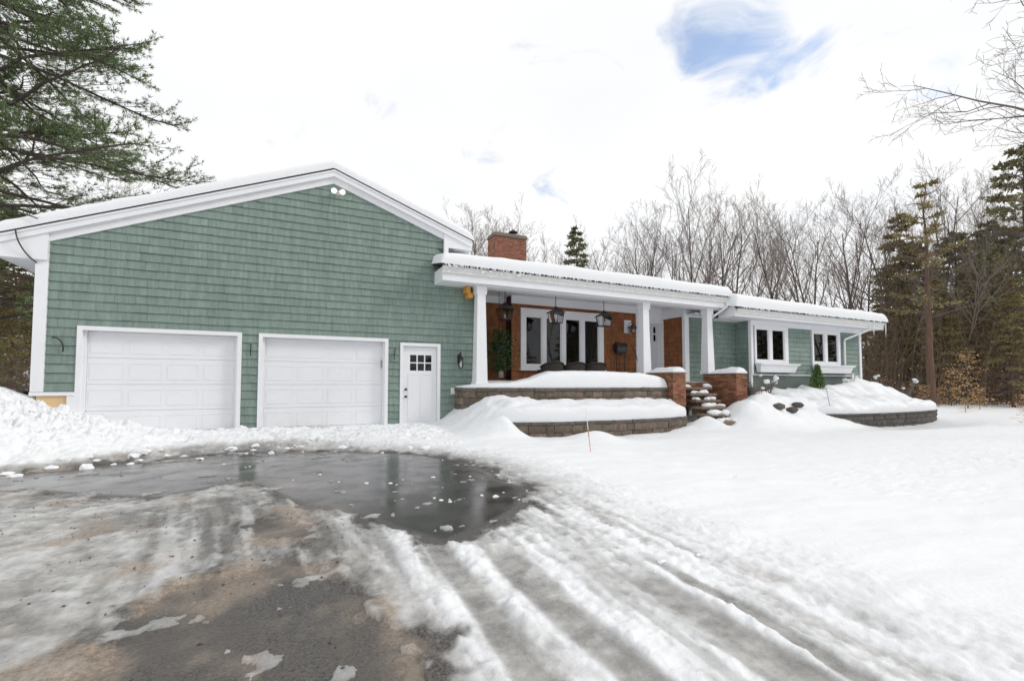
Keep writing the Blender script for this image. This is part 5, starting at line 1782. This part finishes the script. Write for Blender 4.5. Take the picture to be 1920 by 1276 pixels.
# thicket of thin stems filling the wood's edge
def brush():
    rg = random.Random(601)
    b = MB()
    def stem(px, d, h):
        p = at(px, d, 0.0); z0 = -.6
        lean = Vector((rg.gauss(0, .25), rg.gauss(0, .25), 1)).normalized()
        q = Vector((p.x, p.y, z0)); r = rg.uniform(.008, .022)
        m_ = q + lean * h * .55; e = m_ + (lean + Vector((rg.gauss(0, .3), rg.gauss(0, .3), 0))).normalized() * h * .45
        b.tube([q, m_, e], [r, r * .7, r * .3], 3, cap=False)
        for _ in range(5):
            c = q.lerp(m_, rg.uniform(.2, 1)) if rg.random() < .5 else m_.lerp(e, rg.random())
            dd = (lean + Vector((rg.gauss(0, .8), rg.gauss(0, .8), rg.gauss(0, .4)))).normalized()
            b.tube([c, c + dd * h * rg.uniform(.15, .35)], [r * .5, r * .2], 3, cap=False)
    for _ in range(2600): stem(rg.uniform(1600, 2080), rg.uniform(25, 52), rg.uniform(1.2, 8.0))
    for _ in range(350): stem(rg.uniform(-160, 130), rg.uniform(22, 45), rg.uniform(1.2, 5))
    for _ in range(150): stem(rg.uniform(850, 1640), rg.uniform(42, 66), rg.uniform(3, 8))
    tag(b.build('brush_thicket', 'brush_twig'), 'tangle of thin grey-brown stems filling the wood edge', 'brush', kind='stuff')
    b = MB()
    for _ in range(2600):
        p = at(rg.uniform(1620, 2080), rg.uniform(24, 42), 0); p.z = rg.uniform(-.4, 2.6) ** 1 if rg.random() < .5 else rg.uniform(-.4, .6)
        leafquad(b, p, Vector((rg.uniform(-1, 1), rg.uniform(-1, 1), rg.uniform(-1, 1))).normalized(), rg.uniform(.07, .14), rg.uniform(.02, .05), rg)
    tag(b.build('dead_leaves', 'dead_leaf'), 'scattered tan dead leaves caught in the thicket', 'leaves', kind='stuff')


brush()


# shrubs by the house
def twig_shrub(loc, label, n, h, spread, seed, mat='twig_dark', snow=0):
    rg = random.Random(seed)
    t = thing('twig_shrub', label, 'shrub', loc)
    b = MB(); sn = MB(); L0 = Vector(loc)
    for k in range(n):
        a = rg.uniform(0, 6.28); d = Vector((math.cos(a) * spread, math.sin(a) * spread, 1)).normalized() * h * rg.uniform(.6, 1.05)
        m_ = L0 + d * .5 + Vector((rg.gauss(0, .03), rg.gauss(0, .03), 0)); e = L0 + d
        b.tube([L0 - Vector((0, 0, .1)), m_, e], [.008, .006, .003], 4, cap=False)
        for _ in range(3):
            c = m_.lerp(e, rg.random()); b.tube([c, c + Vector((rg.gauss(0, .1), rg.gauss(0, .1), rg.uniform(.05, .18))) * h], [.004, .002], 3, cap=False)
        if k < snow: sn.blob(e, rg.uniform(.05, .09), seed + k, (1.2, 1.1, .8))
    b.build('stems', mat, t)
    if snow: tag(sn.build('shrub_snow', 'snow', None, True), 'clots of snow caught on the ' + label, 'snow', kind='stuff')


twig_shrub((15.1, -1.5, .75), 'bare twiggy shrub before the wing corner', 22, .75, .55, 701, snow=4)
twig_shrub((13.95, -1.95, .55), 'grey twiggy shrub leaning on the brick pier by the downspout', 34, .75, .5, 702, snow=2)
twig_shrub((20.3, -1.3, 1.0), 'dry stalks under the second window box', 12, .5, .6, 703, snow=3)
twig_shrub((25.2, -.6, -.3), 'pale stalks with snow heads beyond the wing corner', 26, 2.2, .45, 704, 'twig', snow=7)
# small evergreen by the window box
t = thing('arborvitae', 'small green arborvitae in front of the second window box', 'shrub', (18.45, -1.15, .85))
rg = random.Random(711); b = MB()
for i in range(900):
    w = rg.random(); z = .75 + 1.05 * w; r = .30 * (1 - w) ** .6 * math.sqrt(rg.random()); a = rg.uniform(0, 6.28)
    d = Vector((math.cos(a) * .5, math.sin(a) * .5, 1)).normalized()
    leafquad(b, Vector((18.45 + r * math.cos(a), -1.15 + r * math.sin(a), z)), d, rg.uniform(.07, .14), rg.uniform(.012, .026), rg)
b.build('foliage', 'arborvitae', t)
b = MB(); b.tube([(18.45, -1.15, .6), (18.45, -1.15, 1.5)], [.03, .01], 6); b.build('stem', 'bark_dark', t)

# woods across the road, mirrored in the window glass
for i in range(52):
    u = (i + random.random()) / 52
    x = 8 + 78 * u; y = -42 + 24 * u + random.uniform(-6, 6) - (i % 2) * 5
    pr = (BARE_P[i % 5] if i % 2 else HEM[i % 3 % 2])
    plant('bare_tree' if i % 2 else 'evergreen_tree', pr[1], (x, y, ground_z(x, y) - .1), 'leafless tree in the wood across from the house' if i % 2 else 'evergreen in the wood across from the house', 'tree', i * 1.7, 1.0, 'trees across from the house')


# ice teeth and clots of snow along the roof edges
def eave_ice():
    rg = random.Random(801)
    b = MB()
    for x0, x1, y, z, n in ((3.6, 14.0, -.89, 4.20, 260), (14.3, 23.3, -1.155, 3.81, 200)):
        for _ in range(n):
            x = rg.uniform(x0, x1); l = abs(rg.gauss(0, .035)) + .02; w = rg.uniform(.008, .03)
            b.tube([(x, y + .02, z + .04), (x, y, z - .01), (x + rg.gauss(0, .006), y + .01, z - l)], [w, w * .8, .003], 5)
    for _ in range(22):
        x = rg.uniform(3.7, 6.5); b.blob((x, -.86, rg.uniform(4.06, 4.2)), rg.uniform(.02, .045), int(x * 999), (1.3, .7, .9))
    tag(b.build('eave_ice', 'snow', None, True), 'frozen drips and clots of snow hanging along the roof edges', 'ice', kind='stuff')


eave_ice()
